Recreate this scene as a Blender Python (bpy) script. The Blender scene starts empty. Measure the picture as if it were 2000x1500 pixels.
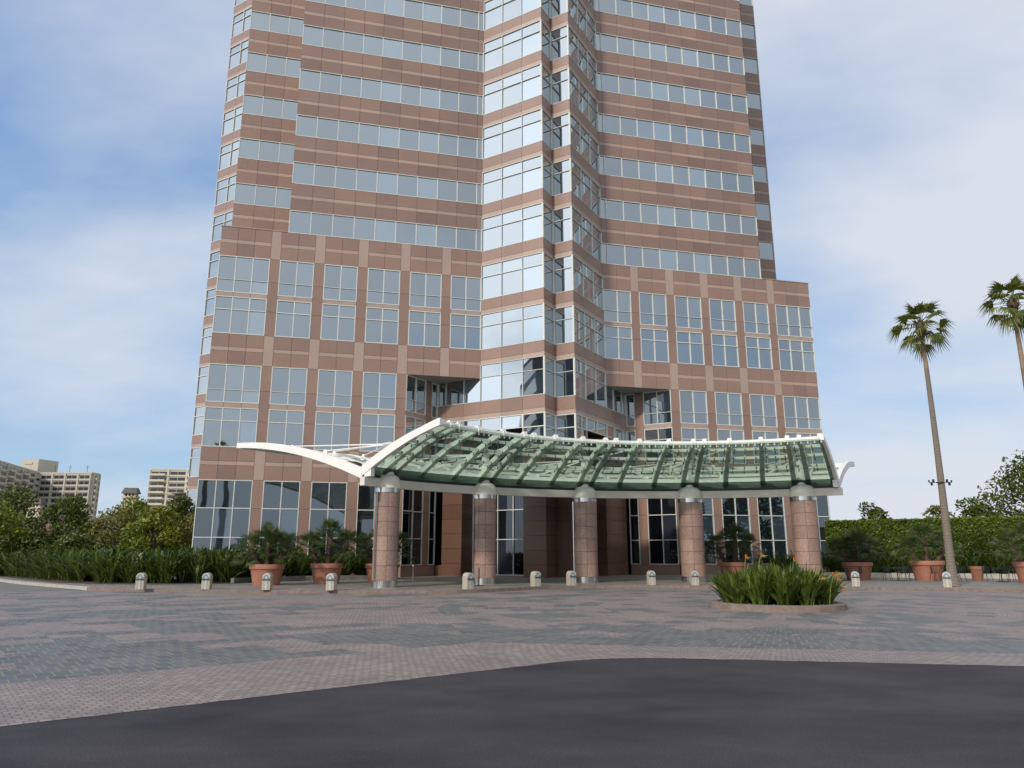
import bpy, math, random
from mathutils import Vector, Matrix
random.seed(7)
R = math.radians
scene = bpy.context.scene
col = scene.collection
PI = math.pi

# ------------------------------------------------------------------ helpers
class MB:
    """collects polygons and links them as ONE mesh object"""
    def __init__(s): s.v = []; s.f = []
    def add(s, pts, faces):
        b = len(s.v); s.v.extend([tuple(p) for p in pts])
        s.f.extend([tuple(b + i for i in f) for f in faces])
    def quad(s, a, b, c, d): s.add([a, b, c, d], [(0, 1, 2, 3)])
    def hexa(s, p):   # p: 4 bottom, 4 top
        s.add(p, [(3, 2, 1, 0), (4, 5, 6, 7), (0, 1, 5, 4), (1, 2, 6, 5), (2, 3, 7, 6), (3, 0, 4, 7)])
    def box(s, x0, x1, y0, y1, z0, z1):
        s.hexa([(x0, y0, z0), (x1, y0, z0), (x1, y1, z0), (x0, y1, z0),
                (x0, y0, z1), (x1, y0, z1), (x1, y1, z1), (x0, y1, z1)])
    def prism(s, poly, z0, z1, bottom=True):
        n = len(poly); P = [(x, y, z0) for x, y in poly] + [(x, y, z1) for x, y in poly]
        F = [(i, (i + 1) % n, n + (i + 1) % n, n + i) for i in range(n)]
        F.append(tuple(range(n, 2 * n)))
        if bottom: F.append(tuple(reversed(range(n))))
        s.add(P, F)
    def lathe(s, prof, c=(0, 0), seg=32, a0=0.0, a1=2 * PI, cap=True):
        full = abs(a1 - a0 - 2 * PI) < 1e-6
        m = seg if full else seg + 1
        P = []
        for r, z in prof:
            for i in range(m):
                a = a0 + (a1 - a0) * i / seg
                P.append((c[0] + r * math.cos(a), c[1] + r * math.sin(a), z))
        F = []
        for k in range(len(prof) - 1):
            for i in range(seg):
                j = (i + 1) % m if full else i + 1
                F.append((k * m + i, k * m + j, (k + 1) * m + j, (k + 1) * m + i))
        if cap and full:
            F.append(tuple(reversed(range(m)))); F.append(tuple((len(prof) - 1) * m + i for i in range(m)))
        s.add(P, F)
    def tube(s, path, rad, seg=8, caps=True):
        path = [Vector(p) for p in path]; n = len(path)
        rads = rad if isinstance(rad, (list, tuple)) else [rad] * n
        P = []; ref = None
        for i, p in enumerate(path):
            d = (path[min(i + 1, n - 1)] - path[max(i - 1, 0)]).normalized()
            if ref is None:
                ref = Vector((0, 0, 1)) if abs(d.z) < .9 else Vector((1, 0, 0))
            u = d.cross(ref).normalized(); w = u.cross(d).normalized(); ref = w
            for k in range(seg):
                a = 2 * PI * k / seg
                P.append(p + (u * math.cos(a) + w * math.sin(a)) * rads[i])
        F = []
        for i in range(n - 1):
            for k in range(seg):
                j = (k + 1) % seg
                F.append((i * seg + k, i * seg + j, (i + 1) * seg + j, (i + 1) * seg + k))
        if caps:
            F.append(tuple(reversed(range(seg)))); F.append(tuple((n - 1) * seg + k for k in range(seg)))
        s.add(P, F)
    def bar(s, a, b, w, h, up=(0, 0, 1)):
        a, b = Vector(a), Vector(b); d = (b - a).normalized(); up = Vector(up)
        if abs(d.dot(up)) > .98: up = Vector((1, 0, 0))
        x = d.cross(up).normalized() * w / 2; y = x.cross(d).normalized() * h / 2
        s.hexa([a - x - y, a + x - y, b + x - y, b - x - y, a - x + y, a + x + y, b + x + y, b - x + y])
    def build(s, name, mat, parent=None, smooth=False, loc=None):
        me = bpy.data.meshes.new(name); me.from_pydata(s.v, [], s.f); me.update()
        if mat: me.materials.append(mat)
        if smooth:
            me.polygons.foreach_set('use_smooth', [True] * len(me.polygons))
            try: me.set_sharp_from_angle(angle=R(40))
            except Exception: pass
        o = bpy.data.objects.new(name, me); col.objects.link(o)
        if parent: o.parent = parent
        if loc: o.location = loc
        return o

def tag(o, label=None, cat=None, group=None, kind=None):
    if label: o['label'] = label
    if cat: o['category'] = cat
    if group: o['group'] = group
    if kind: o['kind'] = kind
    return o
def empty(name, loc=(0, 0, 0), rz=0):
    o = bpy.data.objects.new(name, None); col.objects.link(o)
    o.location = loc; o.rotation_euler = (0, 0, rz); o.empty_display_size = .3
    return o
def struct(o): o['kind'] = 'structure'; return o
def copy_tree(o, parent=None, kids=None):
    c = o.copy(); col.objects.link(c)
    if parent: c.parent = parent
    for ch in [x for x in bpy.data.objects if x.parent == o]: copy_tree(ch, c)
    return c

# ------------------------------------------------------------------ materials
def nm(name):
    m = bpy.data.materials.new(name); m.use_nodes = True
    nt = m.node_tree; nt.nodes.clear()
    out = nt.nodes.new('ShaderNodeOutputMaterial')
    return m, nt, out
def N(nt, t, **k):
    n = nt.nodes.new(t)
    for a, v in k.items():
        if a.startswith('i_'): n.inputs[a[2:].replace('_', ' ')].default_value = v
        else: setattr(n, a, v)
    return n
def math_n(nt, op, a, b=None, c=None):
    n = nt.nodes.new('ShaderNodeMath'); n.operation = op
    for i, x in enumerate((a, b, c)):
        if x is None: continue
        if isinstance(x, (int, float)): n.inputs[i].default_value = x
        else: nt.links.new(x, n.inputs[i])
    return n.outputs[0]
def mixc(nt, fac, a, b, mode='MIX'):
    n = nt.nodes.new('ShaderNodeMix'); n.data_type = 'RGBA'; n.blend_type = mode
    for s, x in ((n.inputs[0], fac), (n.inputs[6], a), (n.inputs[7], b)):
        if hasattr(x, 'is_linked'): nt.links.new(x, s)
        elif isinstance(x, (int, float)): s.default_value = x
        else: s.default_value = (*x[:3], 1)
    return n.outputs[2]
def noise(nt, vec, scale, detail=3, rough=.5, out='Fac'):
    n = nt.nodes.new('ShaderNodeTexNoise'); n.inputs['Scale'].default_value = scale
    n.inputs['Detail'].default_value = detail; n.inputs['Roughness'].default_value = rough
    if vec is not None: nt.links.new(vec, n.inputs['Vector'])
    return n.outputs[out]
def ramp(nt, fac, stops):
    n = nt.nodes.new('ShaderNodeValToRGB'); nt.links.new(fac, n.inputs[0])
    els = n.color_ramp.elements
    while len(els) < len(stops): els.new(.5)
    for e, (p, c) in zip(els, stops):
        e.position = p; e.color = (*c, 1) if len(c) == 3 else c
    return n.outputs[0]
def maprange(nt, x, a, b, c=0., d=1.):
    n = nt.nodes.new('ShaderNodeMapRange'); nt.links.new(x, n.inputs[0])
    for i, v in enumerate((a, b, c, d)): n.inputs[i + 1].default_value = v
    return n.outputs[0]

def plain(name, c, rough=.6, metal=0., var=.12, scale=3., bump=0., bscale=30., spec=.5):
    m, nt, out = nm(name)
    tc = N(nt, 'ShaderNodeTexCoord').outputs['Object']
    b = N(nt, 'ShaderNodeBsdfPrincipled'); b.inputs['Roughness'].default_value = rough
    b.inputs['Metallic'].default_value = metal; b.inputs['Specular IOR Level'].default_value = spec
    f = noise(nt, tc, scale, 5, .6)
    c2 = tuple(x * (1 - var) for x in c); c3 = tuple(min(1, x * (1 + var)) for x in c)
    nt.links.new(ramp(nt, f, [(.3, c2), (.7, c3)]), b.inputs['Base Color'])
    if bump:
        bp = N(nt, 'ShaderNodeBump'); bp.inputs['Strength'].default_value = bump
        nt.links.new(noise(nt, tc, bscale, 3), bp.inputs['Height']); nt.links.new(bp.outputs[0], b.inputs['Normal'])
    nt.links.new(b.outputs[0], out.inputs[0]); return m

def granite(name, c, rough=.3, speck=.35, spec=.5, courses=False):
    m, nt, out = nm(name)
    tc = N(nt, 'ShaderNodeTexCoord').outputs['Object']
    geo = N(nt, 'ShaderNodeNewGeometry')
    b = N(nt, 'ShaderNodeBsdfPrincipled'); b.inputs['Roughness'].default_value = rough
    b.inputs['Specular IOR Level'].default_value = spec
    f = noise(nt, tc, 14, 4, .75)
    c1 = ramp(nt, f, [(.3, tuple(x * (1 - speck) for x in c)), (.5, c), (.72, tuple(x * (1 + speck) for x in c))])
    big = noise(nt, tc, .35, 3)
    c1 = mixc(nt, .35, c1, ramp(nt, big, [(.3, tuple(x * .8 for x in c)), (.7, tuple(x * 1.15 for x in c))]))
    rv = ramp(nt, geo.outputs['Random Per Island'], [(0, (.80, .80, .81)), (.5, (1, 1, 1)), (1, (1.12, 1.10, 1.07))])
    c1 = mixc(nt, 1.0, c1, rv, 'MULTIPLY')
    nt.links.new(c1, b.inputs['Base Color'])
    nt.links.new(b.outputs[0], out.inputs[0]); return m

def facade_glass(name, refl=.42, tint=(.80, .92, 1.0), dark=(.012, .018, .024), wob=.0035):
    m, nt, out = nm(name)
    tc = N(nt, 'ShaderNodeTexCoord').outputs['Object']; geo = N(nt, 'ShaderNodeNewGeometry')
    rnd = geo.outputs['Random Per Island']
    bp = N(nt, 'ShaderNodeBump'); bp.inputs['Strength'].default_value = wob; bp.inputs['Distance'].default_value = 1.0
    nt.links.new(noise(nt, tc, .55, 1), bp.inputs['Height'])
    g = N(nt, 'ShaderNodeBsdfGlossy'); g.inputs['Roughness'].default_value = .015
    nt.links.new(ramp(nt, rnd, [(0, tuple(x * .84 for x in tint)), (1, tint)]), g.inputs['Color'])
    nt.links.new(bp.outputs[0], g.inputs['Normal'])
    d = N(nt, 'ShaderNodeBsdfDiffuse')
    nt.links.new(ramp(nt, rnd, [(.5, dark), (.8, tuple(x * 3 for x in dark)), (1, tuple(x * 9 for x in dark))]), d.inputs['Color'])
    fr = N(nt, 'ShaderNodeFresnel'); fr.inputs['IOR'].default_value = 1.5
    fac = math_n(nt, 'ADD', math_n(nt, 'MULTIPLY', fr.outputs[0], .85), refl)
    n = nt.nodes.new('ShaderNodeMath'); n.operation = 'MINIMUM'; nt.links.new(fac, n.inputs[0]); n.inputs[1].default_value = .97
    mx = N(nt, 'ShaderNodeMixShader'); nt.links.new(n.outputs[0], mx.inputs[0])
    nt.links.new(d.outputs[0], mx.inputs[1]); nt.links.new(g.outputs[0], mx.inputs[2])
    nt.links.new(mx.outputs[0], out.inputs[0]); return m

def canopy_glass(name, tc_=(.52, .62, .525), dc_=(.22, .34, .25)):
    m, nt, out = nm(name)
    t = N(nt, 'ShaderNodeBsdfTransparent'); t.inputs[0].default_value = (*tc_, 1)
    d = N(nt, 'ShaderNodeBsdfTranslucent'); d.inputs[0].default_value = (*[x * 1.3 for x in dc_], 1)
    df = N(nt, 'ShaderNodeBsdfDiffuse'); df.inputs[0].default_value = (*dc_, 1)
    ad = N(nt, 'ShaderNodeMixShader'); ad.inputs[0].default_value = .5
    nt.links.new(d.outputs[0], ad.inputs[1]); nt.links.new(df.outputs[0], ad.inputs[2])
    m1 = N(nt, 'ShaderNodeMixShader'); m1.inputs[0].default_value = .17
    nt.links.new(t.outputs[0], m1.inputs[1]); nt.links.new(ad.outputs[0], m1.inputs[2])
    g = N(nt, 'ShaderNodeBsdfGlossy'); g.inputs['Roughness'].default_value = .02
    g.inputs['Color'].default_value = (.8, .95, .88, 1)
    fr = N(nt, 'ShaderNodeFresnel'); fr.inputs['IOR'].default_value = 1.45
    m2 = N(nt, 'ShaderNodeMixShader'); nt.links.new(fr.outputs[0], m2.inputs[0])
    nt.links.new(m1.outputs[0], m2.inputs[1]); nt.links.new(g.outputs[0], m2.inputs[2])
    nt.links.new(m2.outputs[0], out.inputs[0]); return m

def foliage(name, c, c2, trans=.3, rough=.45):
    m, nt, out = nm(name)
    tc = N(nt, 'ShaderNodeTexCoord').outputs['Object']; geo = N(nt, 'ShaderNodeNewGeometry')
    mixf = math_n(nt, 'ADD', math_n(nt, 'MULTIPLY', geo.outputs['Random Per Island'], .55),
                  math_n(nt, 'MULTIPLY', noise(nt, tc, .9, 3), .5))
    cc = ramp(nt, mixf, [(.2, c), (.8, c2)])
    b = N(nt, 'ShaderNodeBsdfPrincipled'); b.inputs['Roughness'].default_value = rough
    b.inputs['Specular IOR Level'].default_value = .4
    nt.links.new(cc, b.inputs['Base Color'])
    t = N(nt, 'ShaderNodeBsdfTranslucent')
    nt.links.new(mixc(nt, 1.0, cc, (1.3, 1.25, .5), 'MULTIPLY'), t.inputs[0])
    mx = N(nt, 'ShaderNodeMixShader'); mx.inputs[0].default_value = trans
    nt.links.new(b.outputs[0], mx.inputs[1]); nt.links.new(t.outputs[0], mx.inputs[2])
    nt.links.new(mx.outputs[0], out.inputs[0]); return m

M = {}
M['granite'] = granite('red_granite', (.278, .175, .14), .32, .38)
M['granite_light'] = granite('pale_granite', (.40, .29, .24), .4, .35)
M['granite_column'] = granite('column_granite', (.32, .208, .17), .3, .55)
M['granite_entry_shade'] = granite('polished_granite_canopy_shade', (.145, .078, .056), .22, .38)  # polished granite, its colour darkened to stand in for shade under the canopy
M['glass'] = facade_glass('mirror_glass', .45, (.90, .965, 1.0))
M['glass_ground'] = facade_glass('ground_floor_glass', .20, (.8, .92, 1.), (.006, .009, .012))
M['glass_dark'] = facade_glass('lobby_glass', .03, (.8, .9, 1.), (.004, .005, .007))
M['frame'] = plain('cream_frame', (.64, .64, .59), .4, 0, .05)
M['soffit'] = plain('soffit_panel', (.30, .29, .27), .7, 0, .1)
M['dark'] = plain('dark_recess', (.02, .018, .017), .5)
M['roofing'] = plain('roof_gravel', (.35, .34, .32), .9)
M['white'] = plain('white_painted_steel', (.80, .785, .74), .38, 0, .05, 1.2)
M['cream_beam'] = plain('cream_fascia', (.66, .62, .54), .5, 0, .05, 1.2)
M['cap_paint'] = plain('cream_cap', (.78, .725, .63), .5, 0, .04, 1.2)
M['steel'] = plain('brushed_steel', (.62, .61, .59), .22, 1.0, .06, 6)
M['canopy_glass'] = canopy_glass('green_canopy_glass')
M['frit_glass'] = canopy_glass('dark_edge_glass', (.15, .19, .16), (.035, .055, .045))
M['fitting'] = plain('dark_fitting', (.09, .12, .11), .4, .3)
M['bolt_concrete'] = plain('bollard_concrete', (.39, .345, .275), .75, 0, .16, 9, .25, 50)
M['lens'] = plain('lamp_lens', (.22, .27, .29), .15, 0, .2, 8)
M['lens_dark'] = plain('lamp_louvre', (.07, .08, .085), .35, .3)
M['pale_steel'] = plain('pale_plate', (.52, .53, .52), .35, .3)
M['terracotta'] = plain('terracotta', (.37, .155, .10), .75, 0, .14, 2.5, .1, 20)
M['soil'] = plain('bed_soil', (.10, .06, .04), .95, 0, .4, 8, .5, 30)
M['concrete'] = plain('kerb_concrete', (.40, .37, .32), .85, 0, .18, 2.5, .2, 20)
M['dark_kerb'] = plain('weathered_kerb', (.16, .155, .14), .85, 0, .25, 2.5)
M['brick_kerb'] = plain('brick_kerb', (.20, .145, .12), .8, 0, .25, 5, .3, 12)
M['iron'] = plain('dark_wrought_iron', (.022, .026, .028), .5, .3)
M['strap'] = foliage('strap_leaf', (.032, .058, .011), (.135, .18, .028), .28)
M['strap_dark'] = foliage('bed_strap_leaf', (.016, .036, .008), (.098, .14, .022), .25)
M['fan'] = foliage('fan_leaf', (.028, .055, .014), (.085, .115, .028), .2)
M['fan_tall'] = foliage('tall_palm_leaf', (.032, .054, .013), (.19, .205, .042), .28)
M['leafA'] = foliage('bright_tree_leaf', (.065, .10, .012), (.25, .29, .035), .3)
M['leafB'] = foliage('dark_tree_leaf', (.034, .06, .011), (.135, .17, .027), .25)
M['leafC'] = foliage('olive_tree_leaf', (.075, .085, .02), (.24, .23, .06), .25)
M['hedge'] = foliage('hedge_leaf', (.045, .085, .006), (.19, .25, .016), .25)
M['bark'] = plain('bark', (.13, .10, .075), .9, 0, .35, 5, .6, 12)
M['palm_bark'] = plain('fan_palm_bark', (.10, .065, .045), .95, 0, .5, 9, .8, 25)
M['orange'] = plain('orange_petal', (.75, .20, .02), .5, 0, .2)
M['beak'] = plain('flower_beak', (.18, .22, .06), .5)
M['pebble'] = plain('slate_pebble', (.12, .125, .13), .6, 0, .5, 9)
M['stucco'] = plain('cream_stucco', (.62, .55, .44), .9, 0, .06, .1)
M['stucco_house_shade'] = plain('shaded_house_stucco', (.30, .26, .2), .9, 0, .1, .3)  # stucco colour darkened for the shade on the low house walls
M['stucco_grey'] = plain('grey_stucco', (.54, .49, .41), .9, 0, .06, .1)
M['dark_stone'] = plain('dark_stone', (.035, .04, .048), .6)
M['dim_glass'] = plain('dark_window', (.045, .05, .055), .15)
M['tile'] = plain('brown_tile_roof', (.14, .085, .06), .9, 0, .35, 3)
M['chimney_cap'] = plain('chimney_cap', (.12, .11, .10), .8)
M['old_asphalt'] = plain('old_asphalt', (.16, .15, .14), .85, 0, .25, .8)
M['terrain'] = plain('scrub_ground', (.10, .11, .05), .95, 0, .4, .05)

def trunk_mat():
    m, nt, out = nm('tall_palm_trunk')
    tc = N(nt, 'ShaderNodeTexCoord').outputs['Object']
    sp = N(nt, 'ShaderNodeSeparateXYZ'); nt.links.new(tc, sp.inputs[0])
    b = N(nt, 'ShaderNodeBsdfPrincipled'); b.inputs['Roughness'].default_value = .9
    z = math_n(nt, 'ADD', sp.outputs[2], math_n(nt, 'MULTIPLY', noise(nt, tc, 2.5, 3), .25))
    rings = math_n(nt, 'SINE', math_n(nt, 'MULTIPLY', z, 44.))
    cg = mixc(nt, maprange(nt, rings, -1, 1), (.13, .105, .085), (.22, .175, .14))
    co = mixc(nt, noise(nt, tc, 7, 4), (.22, .13, .08), (.50, .33, .21))
    c = mixc(nt, maprange(nt, z, 10.95, 11.02), cg, co)
    nt.links.new(mixc(nt, .5, c, mixc(nt, noise(nt, tc, 18, 4, .7), (.05, .04, .035), (.34, .28, .22))), b.inputs['Base Color'])
    bp = N(nt, 'ShaderNodeBump'); bp.inputs['Strength'].default_value = .5
    nt.links.new(rings, bp.inputs['Height']); nt.links.new(bp.outputs[0], b.inputs['Normal'])
    nt.links.new(b.outputs[0], out.inputs[0]); return m
M['tall_trunk'] = trunk_mat()

APEX = (1.49, 12.70)
CX, CY = 8.5, 24.4           # centre of the round bed and of the canopy arc
def paver_mat():
    m, nt, out = nm('cobble_paving')
    tc = N(nt, 'ShaderNodeTexCoord').outputs['Object']
    sp = N(nt, 'ShaderNodeSeparateXYZ'); nt.links.new(tc, sp.inputs[0]); X, Y = sp.outputs[0], sp.outputs[1]
    dx = math_n(nt, 'SUBTRACT', X, APEX[0]); dy = math_n(nt, 'SUBTRACT', Y, APEX[1])
    def lin(a, b): return math_n(nt, 'ADD', math_n(nt, 'MULTIPLY', dx, a), math_n(nt, 'MULTIPLY', dy, b))
    d1 = lin(-.619, .785); a1 = lin(.785, .619)
    d2 = lin(.175, .985)
    cx = math_n(nt, 'SUBTRACT', X, CX); cy = math_n(nt, 'SUBTRACT', Y, CY)
    r = math_n(nt, 'SQRT', math_n(nt, 'ADD', math_n(nt, 'MULTIPLY', cx, cx), math_n(nt, 'MULTIPLY', cy, cy)))
    th = math_n(nt, 'MULTIPLY', math_n(nt, 'ARCTAN2', cx, math_n(nt, 'MULTIPLY', cy, -1.)), 9.)
    sel = math_n(nt, 'GREATER_THAN', math_n(nt, 'SUBTRACT', a1, math_n(nt, 'MULTIPLY', d1, .55)), -2.2)
    def pick(p, q):
        return math_n(nt, 'ADD', math_n(nt, 'MULTIPLY', p, math_n(nt, 'SUBTRACT', 1., sel)), math_n(nt, 'MULTIPLY', q, sel))
    U, V = pick(a1, th), pick(d1, r)
    cv = N(nt, 'ShaderNodeCombineXYZ'); nt.links.new(U, cv.inputs[0]); nt.links.new(V, cv.inputs[1])
    # mask of grey-green blocks
    lo = noise(nt, tc, .16, 2, .5)
    bl = N(nt, 'ShaderNodeTexWhiteNoise'); bl.noise_dimensions = '2D'
    fl = N(nt, 'ShaderNodeCombineXYZ')
    nt.links.new(math_n(nt, 'FLOOR', math_n(nt, 'DIVIDE', U, .95)), fl.inputs[0])
    nt.links.new(math_n(nt, 'FLOOR', math_n(nt, 'DIVIDE', V, .72)), fl.inputs[1]); nt.links.new(fl.outputs[0], bl.inputs['Vector'])
    bl2 = N(nt, 'ShaderNodeTexWhiteNoise'); bl2.noise_dimensions = '2D'
    fl2 = N(nt, 'ShaderNodeCombineXYZ')
    nt.links.new(math_n(nt, 'FLOOR', math_n(nt, 'DIVIDE', U, 1.9)), fl2.inputs[0])
    nt.links.new(math_n(nt, 'FLOOR', math_n(nt, 'DIVIDE', V, 1.44)), fl2.inputs[1]); nt.links.new(fl2.outputs[0], bl2.inputs['Vector'])
    depth = math_n(nt, 'MAXIMUM', math_n(nt, 'SUBTRACT', d1, 2.9), math_n(nt, 'SUBTRACT', d2, 1.6))
    near = maprange(nt, depth, 1.2, 5.0, .26, .0)
    p = math_n(nt, 'ADD', math_n(nt, 'MULTIPLY', bl.outputs[0], .34), math_n(nt, 'MULTIPLY', bl2.outputs[0], .30))
    p = math_n(nt, 'ADD', math_n(nt, 'ADD', p, math_n(nt, 'MULTIPLY', lo, .70)), near)
    mask = math_n(nt, 'MULTIPLY', math_n(nt, 'GREATER_THAN', p, .72), math_n(nt, 'GREATER_THAN', depth, 0.))
    def brick(w, h, c1, c2, mo, ms):
        b = N(nt, 'ShaderNodeTexBrick'); nt.links.new(cv.outputs[0], b.inputs['Vector'])
        b.inputs['Scale'].default_value = 1.; b.inputs['Brick Width'].default_value = w; b.inputs['Row Height'].default_value = h
        b.inputs['Mortar Size'].default_value = ms; b.inputs['Color1'].default_value = (*c1, 1); b.inputs['Color2'].default_value = (*c2, 1)
        b.inputs['Mortar'].default_value = (*mo, 1); b.inputs['Mortar Smooth'].default_value = .3
        b.offset = .5; b.inputs['Bias'].default_value = 0
        return b
    pk = brick(.125, .115, (.285, .232, .214), (.208, .170, .158), (.135, .112, .105), .010)
    dk = brick(.22, .46, (.134, .138, .143), (.092, .098, .104), (.225, .205, .145), .013)
    c = mixc(nt, mask, pk.outputs['Color'], dk.outputs['Color'])
    n1 = noise(nt, tc, 9, 4, .7); n2 = noise(nt, tc, .7, 4, .6)
    c = mixc(nt, .55, c, mixc(nt, 1., c, ramp(nt, n1, [(.25, (.6, .6, .6)), (.75, (1.45, 1.43, 1.4))]), 'MULTIPLY'))
    c = mixc(nt, .6, c, mixc(nt, 1., c, ramp(nt, n2, [(.3, (.72, .73, .76)), (.7, (1.22, 1.2, 1.16))]), 'MULTIPLY'))
    b = N(nt, 'ShaderNodeBsdfPrincipled'); nt.links.new(c, b.inputs['Base Color'])
    b.inputs['Roughness'].default_value = .62; b.inputs['Specular IOR Level'].default_value = .45
    hm = math_n(nt, 'ADD', math_n(nt, 'MULTIPLY', math_n(nt, 'SUBTRACT', 1., pk.outputs['Fac']), .6), math_n(nt, 'MULTIPLY', n1, .5))
    bp = N(nt, 'ShaderNodeBump'); bp.inputs['Strength'].default_value = .45; bp.inputs['Distance'].default_value = .012
    nt.links.new(hm, bp.inputs['Height']); nt.links.new(bp.outputs[0], b.inputs['Normal'])
    nt.links.new(b.outputs[0], out.inputs[0]); return m
def asphalt_mat():
    m, nt, out = nm('asphalt')
    tc = N(nt, 'ShaderNodeTexCoord').outputs['Object']
    mp = N(nt, 'ShaderNodeMapping'); nt.links.new(tc, mp.inputs[0]); mp.inputs['Rotation'].default_value = (0, 0, R(-25)); mp.inputs['Scale'].default_value = (.55, .9, 1)
    c = ramp(nt, noise(nt, mp.outputs[0], .9, 5, .6), [(.28, (.019, .0172, .021)), (.5, (.037, .0335, .0385)), (.72, (.056, .051, .055))])
    g = noise(nt, tc, 55, 3, .8)
    c = mixc(nt, 1., c, ramp(nt, g, [(.36, (.5, .5, .5)), (.64, (1.55, 1.53, 1.5))]), 'MULTIPLY')
    b = N(nt, 'ShaderNodeBsdfPrincipled'); nt.links.new(c, b.inputs['Base Color']); b.inputs['Roughness'].default_value = .8
    b.inputs['Specular IOR Level'].default_value = .3
    bp = N(nt, 'ShaderNodeBump'); bp.inputs['Strength'].default_value = .35; bp.inputs['Distance'].default_value = .01
    nt.links.new(g, bp.inputs['Height']); nt.links.new(bp.outputs[0], b.inputs['Normal'])
    nt.links.new(b.outputs[0], out.inputs[0]); return m
def walk_mat():
    m, nt, out = nm('sidewalk_paving')
    tc = N(nt, 'ShaderNodeTexCoord').outputs['Object']
    b_ = N(nt, 'ShaderNodeTexBrick'); nt.links.new(tc, b_.inputs['Vector']); b_.inputs['Scale'].default_value = 1
    b_.inputs['Brick Width'].default_value = .3; b_.inputs['Row Height'].default_value = .3; b_.inputs['Mortar Size'].default_value = .012
    b_.inputs['Color1'].default_value = (.27, .235, .205, 1); b_.inputs['Color2'].default_value = (.19, .175, .16, 1); b_.inputs['Mortar'].default_value = (.12, .11, .1, 1)
    c = mixc(nt, 1., b_.outputs['Color'], ramp(nt, noise(nt, tc, .8, 5, .6), [(.3, (.7, .7, .72)), (.7, (1.2, 1.18, 1.14))]), 'MULTIPLY')
    b = N(nt, 'ShaderNodeBsdfPrincipled'); nt.links.new(c, b.inputs['Base Color']); b.inputs['Roughness'].default_value = .55
    nt.links.new(b.outputs[0], out.inputs[0]); return m
M['paver'] = paver_mat(); M['asphalt'] = asphalt_mat(); M['walk'] = walk_mat()

# ------------------------------------------------------------------ ground
def sheet(name, poly, z, mat):
    b = MB(); b.add([(x, y, z) for x, y in poly], [tuple(range(len(poly)))])
    return struct(b.build(name, mat))
sheet('terrain', [(-3000, -3000), (3000, -3000), (3000, 3000), (-3000, 3000)], -.06, M['terrain'])
sheet('asphalt_road', [(-140, -120), (140, -120), (140, 50), (-140, 110)], 0, M['asphalt'])
KERB = [(-44, 62), (-31.4, 47.2), (-23.7, 39.6), (-20.0, 36.2), (-15.9, 34.2), (-11.1, 33.45), (-6.1, 32.95), (-3.4, 33.0), (-1.8, 33.6),
        (-.2, 35.2), (1.1, 36.7), (2.6, 37.75), (4.6, 38.35), (7.1, 38.5), (9.7, 38.0), (12.8, 37.25), (16.1, 36.7), (20.1, 35.6), (22.5, 33.9), (27, 29.5), (33, 22)]
def smooth_line(P, n=5):
    out = []
    for i in range(len(P) - 1):
        p0 = P[max(i - 1, 0)]; p1 = P[i]; p2 = P[i + 1]; p3 = P[min(i + 2, len(P) - 1)]
        for k in range(n):
            t = k / n
            out.append(tuple(.5 * (2 * p1[j] + (p2[j] - p0[j]) * t + (2 * p0[j] - 5 * p1[j] + 4 * p2[j] - p3[j]) * t * t
                                   + (3 * p1[j] - p0[j] - 3 * p2[j] + p3[j]) * t ** 3) for j in range(2)))
    out.append(P[-1]); return out
KB = smooth_line(KERB[3:], 6); KL = smooth_line(KERB[:4], 4)
def offset(L, d):
    o = []
    for i in range(len(L)):
        a = Vector(L[max(i - 1, 0)]); b = Vector(L[min(i + 1, len(L) - 1)]); t = (b - a).normalized()
        o.append((L[i][0] - t.y * d, L[i][1] + t.x * d))
    return o
P0_, P2_ = (APEX[0] - 1.4 * .785, APEX[1] - 1.4 * .619), (APEX[0] + 1.4 * .9846, APEX[1] - 1.4 * .175)
EDGE = [tuple((1 - t) ** 2 * P0_[j] + 2 * t * (1 - t) * (APEX[j] + (.09 if j else 0)) + t * t * P2_[j] for j in range(2)) for t in [k / 14 for k in range(15)]]
def jag(a, b, n=90):
    return [(a[0] + (b[0] - a[0]) * k / n + random.gauss(0, .012), a[1] + (b[1] - a[1]) * k / n + random.gauss(0, .016)) for k in range(1, n)]
sheet('side_road', [(-20.2, 36.0), (-31.6, 47), (-44, 61.5), (-90, 90), (-90, 20), (-46, 10), (-22.5, 33.9)], .002, M['old_asphalt'])
sheet('plaza_paving', [(-30, -12.15)] + jag((-30, -12.15), EDGE[0], 260) + EDGE + jag(EDGE[-1], (40, 5.85), 220) + [(40, 5.85), (46, 20)] + list(reversed(KB)) + [(-22.5, 33.9), (-46, 10)], .004, M['paver'])
def kerb(name, L, mat, w=.22, h=.15):
    b = MB(); I = offset(L, w); O = offset(L, -.012)
    for i in range(len(L) - 1):
        a, c, d, e = O[i], O[i + 1], I[i + 1], I[i]
        b.hexa([(*a, -.02), (*c, -.02), (*d, -.02), (*e, -.02), (*L[i], h), (*L[i + 1], h), (*d, h), (*e, h)])
    return struct(b.build(name, mat))
kerb('brick_kerb', KB, M['brick_kerb']); kerb('concrete_kerb', KL, M['concrete'], .3)
sheet('sidewalk', offset(KL, .28)[:-1] + offset(KB, .2) + [(60, 22), (60, 72), (-44, 72)], .146, M['walk'])
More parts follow.
